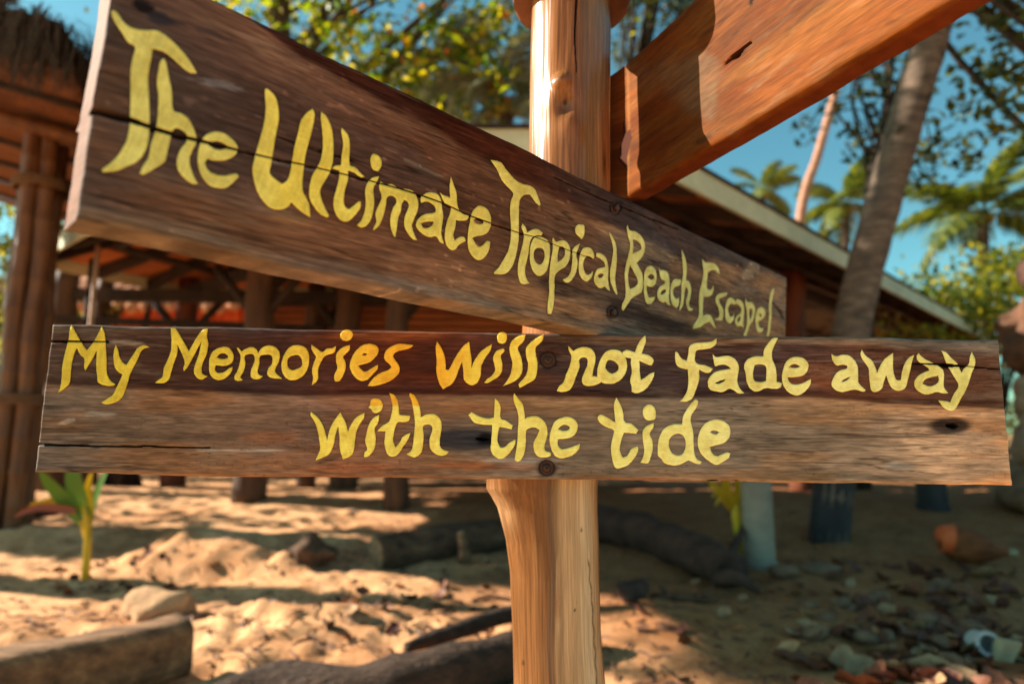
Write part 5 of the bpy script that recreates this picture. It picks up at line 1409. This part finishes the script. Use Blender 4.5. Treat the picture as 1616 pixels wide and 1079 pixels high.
def build_post():
    nz, na = 620, 320
    z_top = at_y(901, 8, YP).z; z_bot = -0.30
    zs = np.linspace(z_bot, z_top, nz)
    # picture row of every height on the axis
    rows = np.array([project([[0.07, YP, z]])[1][0] for z in zs])
    rt, hf = post_row(rows)
    dep = (np.array([[0.07, YP, z] for z in zs]) - np.array(EYE)) @ np.array(FWD)
    cx = (rt - hf - 808) / F_PX * dep; r0 = hf / F_PX * dep * 0.985
    th = np.linspace(-math.pi, math.pi, na, endpoint=False)       # 0 faces the camera
    T, Z = np.meshgrid(th, zs, indexing='ij')
    RW = np.broadcast_to(rows, T.shape); 
    r = np.broadcast_to(r0, T.shape).copy()
    X = np.broadcast_to((rt - hf), T.shape) + np.broadcast_to(hf, T.shape) * np.sin(T)
    r += 0.0022 * (fbm(T * 3 + 20, Z * 3, 3, 110) - .5) * 2 + 0.0008 * (fbm(T * 22 + 30, Z * 5, 3, 111) - .5)
    # swelling on the left under the lower board
    dy = RW - 700
    am = np.interp(RW, [540, 620, 700, 770, 785, 800, 850, 900, 1000], [0, .030, .043, .0385, .030, .0225, .0115, .0060, 0])
    r += am * np.clip(np.cos(T + R(88)), 0, 1) ** 1.3
    # flat sawn face, front left, low down
    flat = sstep(740, 790, RW) * (1 - sstep(R(-8), R(2), T)) * sstep(R(-90), R(-70), T)
    r -= 0.004 * flat * np.clip(np.cos(T + R(35)), 0, 1) ** 4
    # knot with its beak
    k = np.exp(-((X - 884) / 21.0) ** 2 - ((RW - 172) / 26.0) ** 2)
    beak = np.clip(1 - np.hypot((X - 882) / 16.0, (RW - 162) / 15.0), 0, 1) ** 0.8
    hollow = np.exp(-((X - 886) / 11.0) ** 2 - ((RW - 197) / 14.0) ** 2)
    swell2 = np.exp(-((X - 892) / 20.0) ** 2 - ((RW - 232) / 22.0) ** 2)
    r += 0.007 * k + 0.009 * beak - 0.009 * hollow + 0.005 * swell2
    # drying cracks
    c1 = np.clip(1.2 - np.abs(X - (902.5 + 1.3 * np.sin(RW * .05))) / np.interp(RW, [-40, 0, 90, 150], [2.4, 2.2, 1.5, .4]), 0, 1) * (RW < 150)
    c2 = np.clip(1.2 - np.abs(X - np.interp(RW, [860, 930, 1079], [923, 930, 938]) - 1.0 * np.sin(RW * .2)) / 1.0, 0, 1) * (RW > 870)
    r -= 0.008 * np.clip(c1 * 1.6, 0, 1) + 0.005 * c2
    V = np.stack([np.broadcast_to(cx, T.shape) + r * np.sin(T), YP - r * np.cos(T), Z], -1)
    # colour
    g = fbm(T * 3.2 + 10, Z * 2.2, 5, 112); fine = fbm(T * 44 + 60, Z * 5.0, 4, 113); mott = fbm(T * 3 + 5, Z * 9, 4, 114)
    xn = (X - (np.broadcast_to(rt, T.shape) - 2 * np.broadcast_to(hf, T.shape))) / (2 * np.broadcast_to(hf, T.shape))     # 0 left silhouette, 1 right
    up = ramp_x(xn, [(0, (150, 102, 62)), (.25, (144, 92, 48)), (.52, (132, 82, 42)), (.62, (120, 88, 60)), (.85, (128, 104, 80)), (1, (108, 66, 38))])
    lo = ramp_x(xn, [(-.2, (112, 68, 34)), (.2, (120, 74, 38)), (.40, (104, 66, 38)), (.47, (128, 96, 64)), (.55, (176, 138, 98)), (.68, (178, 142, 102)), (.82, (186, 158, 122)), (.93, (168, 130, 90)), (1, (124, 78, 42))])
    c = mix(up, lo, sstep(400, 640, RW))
    c = mix(c, lin(158, 92, 44) + 0 * c, .8 * sstep(440, 500, RW) * (1 - sstep(560, 640, RW)))
    c = mix(c, lin(150, 84, 44) + 0 * c, .6 * sstep(.72, .95, xn) * sstep(120, 230, RW) * (1 - sstep(330, 500, RW)))
    c = mix(c, lin(92, 70, 56) + 0 * c, .8 * np.exp(-((X - 866 - 3 * np.sin(RW * .03)) / 4.0) ** 2) * sstep(740, 780, RW) * (.4 + .9 * mott))
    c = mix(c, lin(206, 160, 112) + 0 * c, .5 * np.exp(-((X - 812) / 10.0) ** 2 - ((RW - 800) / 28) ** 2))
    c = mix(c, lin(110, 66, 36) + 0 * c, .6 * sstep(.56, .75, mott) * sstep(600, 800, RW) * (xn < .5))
    c = mix(c, c * 1.25, .5 * sstep(.55, .7, fine))
    c = mix(c, c * np.array([.72, .64, .55]), .3 * sstep(.52, .72, g))
    c = mix(c, lin(96, 62, 40) + 0 * c, .75 * np.clip(hollow * 1.3 + .4 * beak, 0, 1))
    c = mix(c, lin(24, 16, 12) + 0 * c, np.clip(np.maximum(c1, c2) * 1.5, 0, 1))
    c = mix(c, lin(16, 12, 10) + 0 * c, np.clip(1.4 - np.hypot(X - 886, RW - 192) / 3.6, 0, 1))
    c = mix(c, lin(70, 42, 26) + 0 * c, .9 * np.exp(-((X - 950) / 3.0) ** 2 - ((RW - 272) / 22.0) ** 2))
    for (bx, by, br) in [(850, 1072, 4.5), (912, 827, 2.0), (901, 945, 1.6), (822, 1032, 2.2), (905, 935, 1.2)]:
        c = mix(c, lin(26, 18, 14) + 0 * c, np.clip(1.5 - np.hypot(X - bx, RW - by) / br, 0, 1))
    fib = fbm(T * 26 + 90, Z * 16, 3, 117); fib2 = vnoise(T * 60 + 40, Z * 40, 118)
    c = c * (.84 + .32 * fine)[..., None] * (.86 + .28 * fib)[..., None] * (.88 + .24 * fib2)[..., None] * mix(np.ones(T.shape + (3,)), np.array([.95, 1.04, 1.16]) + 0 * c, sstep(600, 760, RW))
    idx = np.arange(na * nz).reshape(na, nz)
    nx = np.roll(idx, -1, 0)
    F = np.stack([idx[:, :-1].ravel(), nx[:, :-1].ravel(), nx[:, 1:].ravel(), idx[:, 1:].ravel()], -1)
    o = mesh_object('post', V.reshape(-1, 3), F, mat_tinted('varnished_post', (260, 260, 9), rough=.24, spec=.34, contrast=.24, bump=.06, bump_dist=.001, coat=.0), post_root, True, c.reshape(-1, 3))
    return cx, r0, zs, rows
post_info = build_post()

M_CAP = mat_noise('cap_wood', [(.3, lin(78, 46, 30)), (.55, lin(112, 70, 46)), (.8, lin(136, 94, 66))], (14, 14, 60), rough=.55, bump=.4, bump_dist=.002)
def build_cap():
    c = at_y(901.5, 12, YP)
    b = MB(); V = []; Fc = []; m = 72
    prof = [(.0, 0), (.30, 0), (.62, -.001), (.93, 0.0), (.985, .004), (1.0, .012), (.99, .040), (.96, .046), (.5, .048), (0, .048)]
    for pr, pz in prof:
        for i in range(m):
            t = 2 * math.pi * i / m
            rr = 0.0955 * (1 + .05 * mnoise.noise(Vector((math.cos(t) * 1.3, math.sin(t) * 1.3, 3))) + .012 * mnoise.noise(Vector((math.cos(t) * 6, math.sin(t) * 6, pz * 80))))
            V.append((c.x + pr * rr * math.cos(t), YP + pr * rr * math.sin(t), c.z + pz + .010 * math.cos(t) * -0.4))
    for j in range(len(prof) - 1):
        for i in range(m):
            Fc.append((j * m + i, j * m + (i + 1) % m, (j + 1) * m + (i + 1) % m, (j + 1) * m + i))
    b.add(V, Fc)
    b.build('post_cap', M_CAP, post_root, auto=40)
build_cap()

# ---- lower board, square to the camera
YF = 0.880
nF = Vector((0, -1, 0))
cF = [at_y(80, 512, YF), at_y(1578, 536, YF), at_y(1601, 766, YF), at_y(52, 747, YF)]
lower = make_board(post_root, cF, nF, 0.030, 0.00135, front_colour, FRONT_CRACKS, [(865, 567, 13), (863, 738, 12.5)], 200)
tag(lower, 'level plank reading My Memories will not fade away with the tide')
paint_letters(lower, FRONT, (0, YF, 0), nF, FRONT_CRACKS[:3], front_tone)
bolt(lower, at_y(865, 567, YF) - nF * 0.0045, nF, 13 / F_PX * YF)
bolt(lower, at_y(863, 738, YF) - nF * 0.0045, nF, 12.5 / F_PX * YF)

# ---- upper board, running from near left to far right
dU = Vector((0.704, 0.710, 0)).normalized()
nU = Vector((0.710, -0.704, 0)).normalized()
pU = at_y(970, 410, 0.908)
cU = [on_plane(188, -78, pU, nU), on_plane(1243, 437, pU, nU), on_plane(1240, 592, pU, nU), on_plane(122, 345, pU, nU)]
upper = make_board(post_root, cU, nU, 0.040, 0.00130, upper_colour, UPPER_CRACKS, [(972, 328, 8), (967, 493, 8)], 300)
tag(upper, 'slanting plank reading The Ultimate Tropical Beach Escape')
paint_letters(upper, UPPER, pU, nU, UPPER_CRACKS[:1], upper_tone)
bolt(upper, on_plane(972, 328, pU, nU) - nU * .003, nU, 0.0095, True)
bolt(upper, on_plane(967, 493, pU, nU) - nU * .003, nU, 0.0095, True)

# ---- the arm: a varnished plank on edge that comes towards the camera on the right
def arm_colour(X, Y, s, t):
    g = fbm(s * 5, t * 40, 5, 120); fine = fbm(s * 14, t * 300, 3, 121)
    c = mix(lin(126, 66, 28) + 0 * g[..., None], lin(112, 54, 22) + 0 * g[..., None], sstep(.35, .65, g))
    c = mix(c, lin(150, 88, 42) + 0 * c, .6 * sstep(.55, .7, fbm(s * 3, t * 12, 3, 122)))
    c = mix(c, lin(84, 42, 22) + 0 * c, .5 * sstep(.58, .75, fbm(s * 7, t * 90, 4, 123)))
    c = mix(c, lin(20, 12, 10) + 0 * c, .95 * np.clip(1.3 - seg_dist(X, Y, [(1143, 103, 1.2), (1152, 94, 2.6), (1163, 86, 4.2), (1170, 78, 2.6), (1184, 68, 1.0)]), 0, 1))
    c = mix(c, lin(60, 34, 22) + 0 * c, .6 * blob(X, Y, 1165, 85, 22, 8, -38, .4, 124))
    c = mix(c, lin(30, 18, 14) + 0 * c, .9 * blob(X, Y, 1185, 2, 4, 8, 10, .3, 125))
    c = mix(c, lin(70, 40, 26) + 0 * c, .7 * blob(X, Y, 1112, 218, 18, 5, -30, .5, 126))
    c = mix(c, lin(122, 94, 72) + 0 * c, .45 * blob(X, Y, 1080, 130, 60, 60, 0, .6, 127))
    c = mix(c, lin(168, 108, 66) + 0 * c, .55 * np.exp(-seg_dist(X, Y, [(990, 105, 2), (992, 200, 2), (989, 310, 2)]) ** 2))  # bright edge next to the post: a lit sliver painted in
    c = c * (.82 + .36 * fine)[..., None]
    return .80 * mix(c, weather(c, s, t, 470), .6 + 0 * s) * np.array([.94, 1.05, .95])

def build_arm():
    A1 = at_y(988, 311, 1.05); z1 = A1.z
    B1 = at_z(1500, 3, z1)
    d = (B1 - A1); d.z = 0; d.normalize()
    A2 = Vector((A1.x, A1.y, at_y(986, 104, 1.05).z))
    Lm, Hm, T = 1.02, A2.z - A1.z, 0.032
    out = Vector((d.y, -d.x, 0)).normalized()            # facing left, towards the camera
    if out.x > 0: out = -out
    nu, nv = 360, 84
    U, W = np.meshgrid(np.linspace(0, 1, nu), np.linspace(0, 1, nv), indexing='ij')
    P = np.array(A2) + U[..., None] * Lm * np.array(d) + W[..., None] * np.array([0, 0, -Hm])
    X, Y = project(P.reshape(-1, 3)); X = X.reshape(nu, nv); Y = Y.reshape(nu, nv)
    s = U * Lm; t = W * Hm
    h = -.0016 * (1 - fbm(s * 5, t * 30, 4, 128)); e = np.minimum(np.minimum(s, Lm - s), np.minimum(t, Hm - t)) + .003 * (fbm(s * 20, t * 20, 3, 129) - .5)
    h -= .004 * np.clip(1 - e / .006, 0, 1) ** 2
    h -= .010 * np.clip(1.2 - seg_dist(X, Y, [(1143, 103, 1.0), (1152, 94, 2.4), (1163, 86, 4.0), (1170, 78, 2.4), (1184, 68, 1.0)]), 0, 1)
    edge_wob = np.clip(1 - (Hm - t) / .03, 0, 1) * (fbm(s * 8, 0 * s, 4, 130) - .5) * .012 - np.clip(1 - t / .03, 0, 1) * (fbm(s * 6, 0 * s + 3, 4, 131) - .5) * .010
    P = P + np.array(out) * h[..., None] + np.array([0, 0, 1.0]) * edge_wob[..., None]
    col = arm_colour(X, Y, s, t)
    V = P.reshape(-1, 3); idx = np.arange(nu * nv).reshape(nu, nv)
    F = np.stack([idx[:-1, :-1].ravel(), idx[:-1, 1:].ravel(), idx[1:, 1:].ravel(), idx[1:, :-1].ravel()], -1)
    ring = np.concatenate([idx[:, 0], idx[-1, 1:], idx[-2::-1, -1], idx[0, -2:0:-1]])
    m = len(ring); Vs = [V]; Cs = [col.reshape(-1, 3)]; Fs = [F]; base = len(V); prev = ring
    near_end = (U.reshape(-1)[ring] < .5)
    for lv in (.010, .022, T):
        shift = -np.array(out) * lv
        # the end against the post is given a slant to hold its shade
        first = U.reshape(-1)[ring] < 1e-6
        k = {.010: (-.040, .004), .022: (-.046, .024), T: (-.046, .042)}[lv]
        # added slanted tongue running left to the post, turned so it falls dark
        Vs.append(np.where(first[:, None], V[ring] + np.array([k[0], k[1], 0]) - np.array([0, 0, .028]) * (1 - W.reshape(-1)[ring])[:, None], V[ring] + shift))
        Cs.append(np.where((U.reshape(-1)[ring] < .004)[:, None], lin(58, 28, 18)[None], lin(92, 44, 22)[None] * np.ones((m, 1))) * (.8 + .4 * fbm(np.arange(m) * .08, np.full(m, lv * 90.), 3, 132))[:, None])  # tongue coloured darker: the shade beside the post painted in
        new = np.arange(base, base + m); base += m
        Fs.append(np.stack([prev, np.roll(prev, -1), np.roll(new, -1), new], -1)); prev = new
    V = np.concatenate(Vs); C = np.concatenate(Cs); F = np.concatenate(Fs)
    Fl = [tuple(f) for f in F.tolist()] + [tuple(prev.tolist())]
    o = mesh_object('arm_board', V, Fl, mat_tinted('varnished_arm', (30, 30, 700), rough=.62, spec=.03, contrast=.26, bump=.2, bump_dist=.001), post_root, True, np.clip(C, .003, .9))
    try: o.data.set_sharp_from_angle(angle=R(55))
    except Exception: pass
    tag(o, 'plain orange-varnished plank rising to the right, without lettering')
    bm = bmesh.new(); bm.from_mesh(o.data); bmesh.ops.recalc_face_normals(bm, faces=bm.faces[:]); bm.to_mesh(o.data); bm.free()
build_arm()
# ------------------------------------------------------------------ logs, stones, husks and litter on the sand
M_LOG = mat_noise('weathered_log', [(.3, lin(76, 52, 37)), (.55, lin(128, 92, 64)), (.8, lin(174, 130, 92))], (3, 16, 16), rough=.9, bump=.8, bump_dist=.02)
M_DRIFT = mat_noise('dark_driftwood', [(.3, lin(56, 38, 28)), (.6, lin(104, 74, 54)), (.85, lin(152, 116, 88))], (5, 14, 14), rough=.9, bump=.9, bump_dist=.02)
M_DRIFTD = mat_noise('black_driftwood', [(.3, lin(40, 28, 22)), (.6, lin(76, 55, 42)), (.85, lin(116, 88, 68))], (5, 16, 16), rough=.9, bump=1.0, bump_dist=.03)
M_REDLOG = mat_noise('red_brown_log', [(.3, lin(50, 32, 26)), (.7, lin(96, 64, 52))], (5, 9, 9), rough=.9, bump=.8, bump_dist=.02)
M_END = mat_noise('sawn_end', [(.3, lin(136, 100, 72)), (.7, lin(186, 146, 110))], (22, 22, 22), rough=.9, bump=.4)
M_STONE = mat_noise('grey_stone', [(.3, lin(100, 72, 54)), (.7, lin(144, 108, 82))], (7, 7, 7), rough=.9, bump=.6)
M_STONEP = mat_noise('pale_stone', [(.3, lin(140, 112, 90)), (.7, lin(184, 152, 126))], (5, 5, 5), rough=.9, bump=.6)
M_STONES = mat_noise('sandy_stone', [(.3, lin(150, 112, 80)), (.7, lin(196, 152, 112))], (7, 7, 7), rough=.95, bump=.8)
M_STONEO = mat_noise('orange_stone', [(.3, lin(70, 46, 34)), (.7, lin(118, 80, 58))], (9, 9, 9), rough=.85, bump=.6)
M_HUSK = mat_noise('coconut_husk', [(.3, lin(86, 44, 24)), (.6, lin(134, 72, 38)), (.85, lin(166, 102, 58))], (5, 20, 20), rough=.8, bump=.8)
M_HUSKR = mat_noise('orange_husk', [(.3, lin(214, 84, 40)), (.7, lin(232, 112, 60))], (9, 9, 9), rough=.7, bump=.2)
M_WHITE = mat_noise('white_plastic', [(.3, lin(160, 156, 156)), (.7, lin(196, 192, 190))], (5, 5, 5), rough=.5, bump=.1)
M_CREAM = mat_noise('cream_fragment', [(.3, lin(142, 128, 100)), (.7, lin(176, 160, 130))], (6, 6, 6), rough=.8, bump=.4)

def log(name, label, ctrl, radii, mat, cat='log', rough=.25, seed=1, strands=None, end=True, group=None, n=34, square=0):
    root = empty(name, tuple(Vector(ctrl[0]))); tag(root, label, cat, group)
    pts = curve_pts(ctrl, n)
    rad = np.interp(np.linspace(0, 1, n), np.linspace(0, 1, len(radii)), radii)
    mb = MB(); mb.tube(pts, list(rad), 28, cap=True, rough=rough, seed=seed, freq=4.5, square=square); mb.build('trunk', mat, root)
    for k, (c, r) in enumerate(strands or []):
        p = curve_pts(c, 20); mb = MB(); rr = np.interp(np.linspace(0, 1, 20), np.linspace(0, 1, len(r)), r)
        mb.tube(p, list(rr), 12, rough=.3, seed=seed + k + 3, freq=6); mb.build('branch', mat, root)
    if end:
        for q, d in ((pts[0], pts[0] - pts[1]), (pts[-1], pts[-1] - pts[-2])):
            d = d.normalized(); i = 0 if q is pts[0] else -1
            mb = MB(); mb.tube([q - d * .01, q + d * .006, q + d * .012], [rad[i] * .97, rad[i] * .95, rad[i] * .8], 28, rough=rough, seed=seed, freq=4.5, square=square); mb.build('sawn_end', M_END, root)
    return root

def lift(p, h): return Vector((p.x, p.y, p.z + h))
log('sawn_log', 'squared-off sawn log end lying at the lower left corner', [(-2.9, 1.6, .10), (-2.3, 2.16, .12), (-1.86, 2.62, .125), (-1.46, 3.05, .13)], [.125, .125, .125, .12], M_LOG, rough=.12, seed=2, square=5)
g = [sit(330, 1115), sit(430, 1098), sit(560, 1104), sit(690, 1082), sit(830, 1052), sit(930, 1030)]
log('driftwood', 'long dark twisted driftwood trunk across the foreground sand left of the post', [lift(p, .045) for p in g], [.05, .09, .11, .12, .11, .09], M_DRIFTD, 'driftwood', .4, 5,
    [([lift(sit(640, 1045), .08), lift(sit(720, 1025), .09), lift(sit(800, 1000), .08), lift(sit(900, 975), .05)], [.03, .045, .045, .03])], end=False)
log('short_log', 'short dark log with sunlit upper side behind the small stake', [lift(sit(592, 900), .07), lift(sit(680, 884), .09), lift(sit(770, 868), .09), lift(sit(860, 850), .08)], [.135, .15, .15, .13], M_DRIFT, rough=.22, seed=8)
log('fallen_log', 'fallen red-brown trunk sloping down to the yellow sprout', [lift(sit(900, 835), .12), lift(sit(990, 862), .14), lift(sit(1080, 900), .14), lift(sit(1160, 930), .11)], [.15, .16, .15, .13], M_REDLOG, rough=.25, seed=11,
    strands=[([lift(sit(1150, 915), .12), lift(sit(1172, 900), .25), lift(sit(1180, 885), .34)], [.04, .03, .01]), ([lift(sit(1130, 930), .05), lift(sit(1165, 940), .10), lift(sit(1200, 945), .03)], [.06, .05, .02])], end=False)
log('stick', 'thin dark stick lying on the shaded sand right of the post', [lift(sit(1030, 952), .02), lift(sit(1080, 966), .035), lift(sit(1132, 980), .03)], [.018, .024, .014], M_DRIFT, 'stick', .3, 14, [([lift(sit(1105, 970), .03), lift(sit(1128, 960), .08)], [.012, .006])], end=False, n=14)
log('stick', 'long reddish pole lying at the foot of the bamboo column', [lift(sit(-60, 828), .05), lift(sit(20, 822), .06), lift(sit(92, 812), .05)], [.045, .04, .035], M_REDLOG, 'stick', .15, 15, end=False, n=14)
log('stick', 'slender broken twig on the sand beside the post', [lift(sit(745, 948), .015), lift(sit(775, 944), .02), lift(sit(806, 946), .015)], [.010, .012, .008], M_REDLOG, 'stick', .2, 16, end=False, n=10)
st = sit(733, 893)
root = empty('stake', tuple(st)); tag(root, 'small upright wooden stake in front of the short log', 'stake')
mb = MB(); mb.tube([st - Vector((0, 0, .08)), lift(st, .1), lift(st, .235) + Vector((-.03, 0, 0))], [.045, .042, .034], 10, rough=.15, seed=3); mb.build('shaft', M_LOG, root)
mb = MB(); mb.tube([lift(st, .232) + Vector((-.03, 0, 0)), lift(st, .25) + Vector((-.034, 0, 0))], [.033, .026], 10); mb.build('sawn_tip', M_END, root)

def stone(px, py, w, h, mat, label, seed, cat='stone', name='stone', d=None, group=None, amp=.3, sub=3, sink=.25):
    p = sit(px, py)
    sx = w / F_PX * (p - EYE).length / 2; sz = h / F_PX * (p - EYE).length / 2
    V, Fc = rock((0, 0, 0), (sx, d or sx * .8, sz), seed, sub, amp)
    mb = MB(); mb.add(V, Fc); o = mb.build(name, mat)
    o.location = (p.x, p.y + (d or sx * .8) * .3, p.z + sz * (1 - sink)); o.rotation_euler = (0, 0, random.uniform(0, 6))
    o.rotation_euler = (0, 0, random.uniform(-.4, .4))
    return tag(o, label, cat, group)
stone(240, 986, 90, 46, M_STONES, 'pale rounded stone half buried behind the sawn log', 3, amp=.5, sink=.5)
stone(486, 912, 68, 44, M_DRIFT, 'dark husk-like lump on the sunlit sand left of the short log', 5, 'husk', 'husk', amp=.55, sub=4, sink=.5)
stone(1000, 958, 52, 38, M_REDLOG, 'dark reddish lump on shaded sand right of the post', 6, 'husk', 'husk', amp=.4)
stone(1300, 912, 60, 14, M_STONE, 'flat pale slab of stone in front of the dark column', 7, amp=.2)
stone(1240, 920, 40, 20, M_STONE, 'grey stone beside the foot of the pale column', 8)
# stones banked up at the right edge
for (px, py, Y, w, h, mat, lab, sd) in [(1652, 700, 7.2, 96, 110, M_STONEP, 'pale pinkish boulder low in the heap at the right edge', 21), (1648, 630, 7.4, 84, 80, M_STONEP, 'pale boulder in the middle of the heap at the right edge', 22), (1640, 535, 7.6, 104, 130, M_STONEO, 'orange-brown boulder topmost in the heap at the right edge', 23), (1650, 790, 7.1, 150, 90, M_STONE, 'dark grey boulder at the bottom of the heap at the right edge', 24),
                                        (1672, 440, 7.8, 110, 110, M_REDLOG, 'dark brown boulder crowning the heap at the right edge', 25)]:
    c = at_y(px, py, Y); s = w / F_PX * Y / 2; V, Fc = rock((0, 0, 0), (s, s * .9, h / F_PX * Y / 2), sd, 4, .5)
    mb = MB(); mb.add(V, Fc); o = mb.build('boulder', mat); o.location = c; tag(o, lab, 'boulder', 'boulders heaped at the right edge')

# ripe coconut husk at the right
cp = sit(1530, 892)
root = empty('coconut_husk', tuple(cp)); tag(root, 'brown coconut husk with bright orange cap lying on its side', 'coconut')
dd = Vector((.93, -.25, -.12)).normalized()
c0 = lift(cp, .125)
ax = [c0 + dd * t for t in (-.20, -.17, -.10, 0, .10, .18, .24, .28)]
mb = MB(); mb.tube(ax, [.03, .085, .125, .135, .115, .075, .04, .03], 18, rough=.12, seed=4); mb.build('husk', M_HUSK, root)
mb = MB(); mb.tube([c0 - dd * .205 + Vector((0, 0, .02)), c0 - dd * .19 + Vector((0, 0, .03)), c0 - dd * .12 + Vector((0, 0, .022))], [.05, .095, .128], 18, rough=.05); mb.build('cap', M_HUSKR, root)
mb = MB(); mb.tube([c0 + dd * .27, c0 + dd * .33], [.034, .028], 10); mb.build('stalk', M_CREAM, root)
# white pipe end and pale fragment
wp = sit(1553, 1034)
root = empty('pipe_offcut', tuple(wp)); tag(root, 'short white pipe offcut lying in the leaf litter', 'pipe')
d = Vector((-.18, -1, .22)).normalized(); c0 = lift(wp, .055)
mb = MB(); V = []; Fc = []; m = 24; u = Vector((0, 0, 1)); s_ = d.cross(u).normalized(); u = s_.cross(d)
for (t, r) in ((-.06, .056), (.06, .056), (.06, .040), (-.05, .040)):
    for i in range(m):
        a = 2 * math.pi * i / m; V.append(c0 + d * t + (s_ * math.cos(a) + u * math.sin(a)) * r)
for j in range(3):
    for i in range(m): Fc.append((j * m + i, j * m + (i + 1) % m, (j + 1) * m + (i + 1) % m, (j + 1) * m + i))
Fc.append(tuple(3 * m + i for i in range(m))); Fc.append(tuple(reversed(range(m))))
mb.add(V, Fc); mb.build('pipe_wall', M_WHITE, root, auto=35)
fp = sit(1590, 1046)
mb = MB(); mb.box((0, 0, .035), (.08, .04, .11), Matrix.Rotation(.35, 3, 'Y'), jitter=.018); o = mb.build('coral_fragment', M_CREAM, smooth=False); o.location = fp; tag(o, 'cream-coloured tilted fragment beside the white pipe offcut', 'fragment')
bv = o.modifiers.new('worn_edges', 'BEVEL'); bv.width = .008; bv.segments = 2
o = stone(48, 1096, 60, 34, M_WHITE, 'white shell at the very bottom left in front of the sawn log', 33, 'shell', 'shell', amp=.15)

# leaf litter and loose stones on the right, one object each
def dry_leaf_mesh(seed, L=.11):
    rr = random.Random(seed); V = []; Fc = []
    n = 6
    for i in range(n + 1):
        t = i / n; w = L * .34 * math.sin(math.pi * min(1, t * .9 + .06)) ** .8
        curl = .35 * L * (t - .5) ** 2 * rr.uniform(.6, 1.6)
        e = rr.uniform(.2, .7) * w
        V += [(L * (t - .5), -w, curl + e), (L * (t - .5), 0, curl), (L * (t - .5), w, curl + e * rr.uniform(.3, 1.2))]
    for i in range(n):
        for a in range(2): Fc.append((i * 3 + a, i * 3 + a + 1, i * 3 + a + 4, i * 3 + a + 3))
    me = bpy.data.meshes.new('fallen_leaf'); me.from_pydata(V, [], Fc); me.update()
    me.polygons.foreach_set('use_smooth', [True] * len(me.polygons))
    return me
M_DRYLEAF = [mat_noise('dry_leaf_%s' % nm, [(.3, a), (.7, b)], (20, 20, 20), rough=.6, bump=.3) for nm, a, b in (('rust', lin(92, 50, 33), lin(132, 78, 52)), ('brown', lin(74, 44, 32), lin(112, 70, 50)), ('red', lin(84, 46, 38), lin(114, 66, 53)), ('tan', lin(138, 100, 70), lin(178, 138, 100)))]
leafs = []
for k in range(12):
    me = dry_leaf_mesh(k, .10 + .012 * (k % 5)); me.materials.append(M_DRYLEAF[k % 4]); leafs.append(me)
rr = random.Random(77)
def drop_leaf(px, py, scale=1.0, grp='dry leaves littering the shaded sand', lab='curled dry leaf lying in the litter on the shaded sand at the right'):
    p = sit(px, py)
    o = bpy.data.objects.new('fallen_leaf', rr.choice(leafs)); COL.objects.link(o)
    o.location = (p.x, p.y, p.z + .012); o.scale = (scale,) * 3
    o.rotation_euler = (rr.uniform(-.8, .8), rr.uniform(-.8, .8), rr.uniform(0, 6.28))
    tag(o, lab, 'leaf', grp)
for k in range(190):
    u = rr.random()
    drop_leaf(rr.gauss(1480, 95) if u < .8 else rr.uniform(1230, 1640), 900 + 190 * rr.random() ** .75, rr.uniform(.7, 1.35))
for k in range(34):
    drop_leaf(rr.uniform(520, 790), rr.uniform(930, 1015), rr.uniform(.5, 1.0), 'dry leaves on the sand left of the post', 'small dry leaf on the patchy sand left of the post')
for k in range(26):
    drop_leaf(rr.gauss(190, 70), rr.uniform(900, 935), rr.uniform(.5, .9), 'dry leaves round the green seedling', 'small dry leaf in the hollow beside the green seedling')
for k in range(24):
    drop_leaf(rr.uniform(960, 1300), rr.uniform(860, 1079), rr.uniform(.6, 1.0), 'dry leaves on the bare shaded sand', 'lone dry leaf on the bare shaded sand between post and litter')
sm = []
for k in range(6):
    V, Fc = rock((0, 0, 0), (.075, .06, .04), 60 + k, 2, .3)
    me = bpy.data.meshes.new('stone'); me.from_pydata(V, [], Fc); me.update(); me.polygons.foreach_set('use_smooth', [True] * len(me.polygons)); me.materials.append(M_STONE); sm.append(me)
for k in range(30):
    p = sit(rr.gauss(1430, 105), 930 + 150 * rr.random())
    o = bpy.data.objects.new('stone', rr.choice(sm)); COL.objects.link(o)
    s = rr.uniform(.4, 1.15); o.scale = (s, s, s); o.location = (p.x, p.y, p.z + .014 * s); o.rotation_euler = (rr.uniform(-.3, .3), rr.uniform(-.3, .3), rr.uniform(0, 6))
    tag(o, 'grey stone lying among the dry leaves at the right', 'stone', 'grey stones among the dry leaves')
# fine debris: too small to count
def debris():
    V = []; Fc = []
    for k in range(1500):
        u = rr.random()
        if u < .35: q = (rr.uniform(480, 820), rr.uniform(800, 1040))
        elif u < .7: q = (rr.uniform(940, 1640), rr.uniform(800, 1090))
        else: q = (rr.uniform(-20, 480), rr.uniform(900, 1060))
        p = sit(*q); a = rr.uniform(0, 6.28); L = rr.uniform(.012, .06); w = rr.uniform(.002, .006)
        d = Vector((math.cos(a), math.sin(a), rr.uniform(-.1, .25))) * L; s = Vector((-math.sin(a), math.cos(a), 0)) * w
        n = len(V); c = p + Vector((0, 0, .008))
        V += [c - d - s, c - d + s, c + d + s, c + d - s, c + Vector((0, 0, w * 2))]
        Fc += [(n, n + 1, n + 4), (n + 1, n + 2, n + 4), (n + 2, n + 3, n + 4), (n + 3, n, n + 4)]
    tag(mesh_object('debris', V, Fc, M_DRYLEAF[1], None, False), 'fine twigs and crumbs scattered over the sand', 'debris', kind='stuff')
debris()
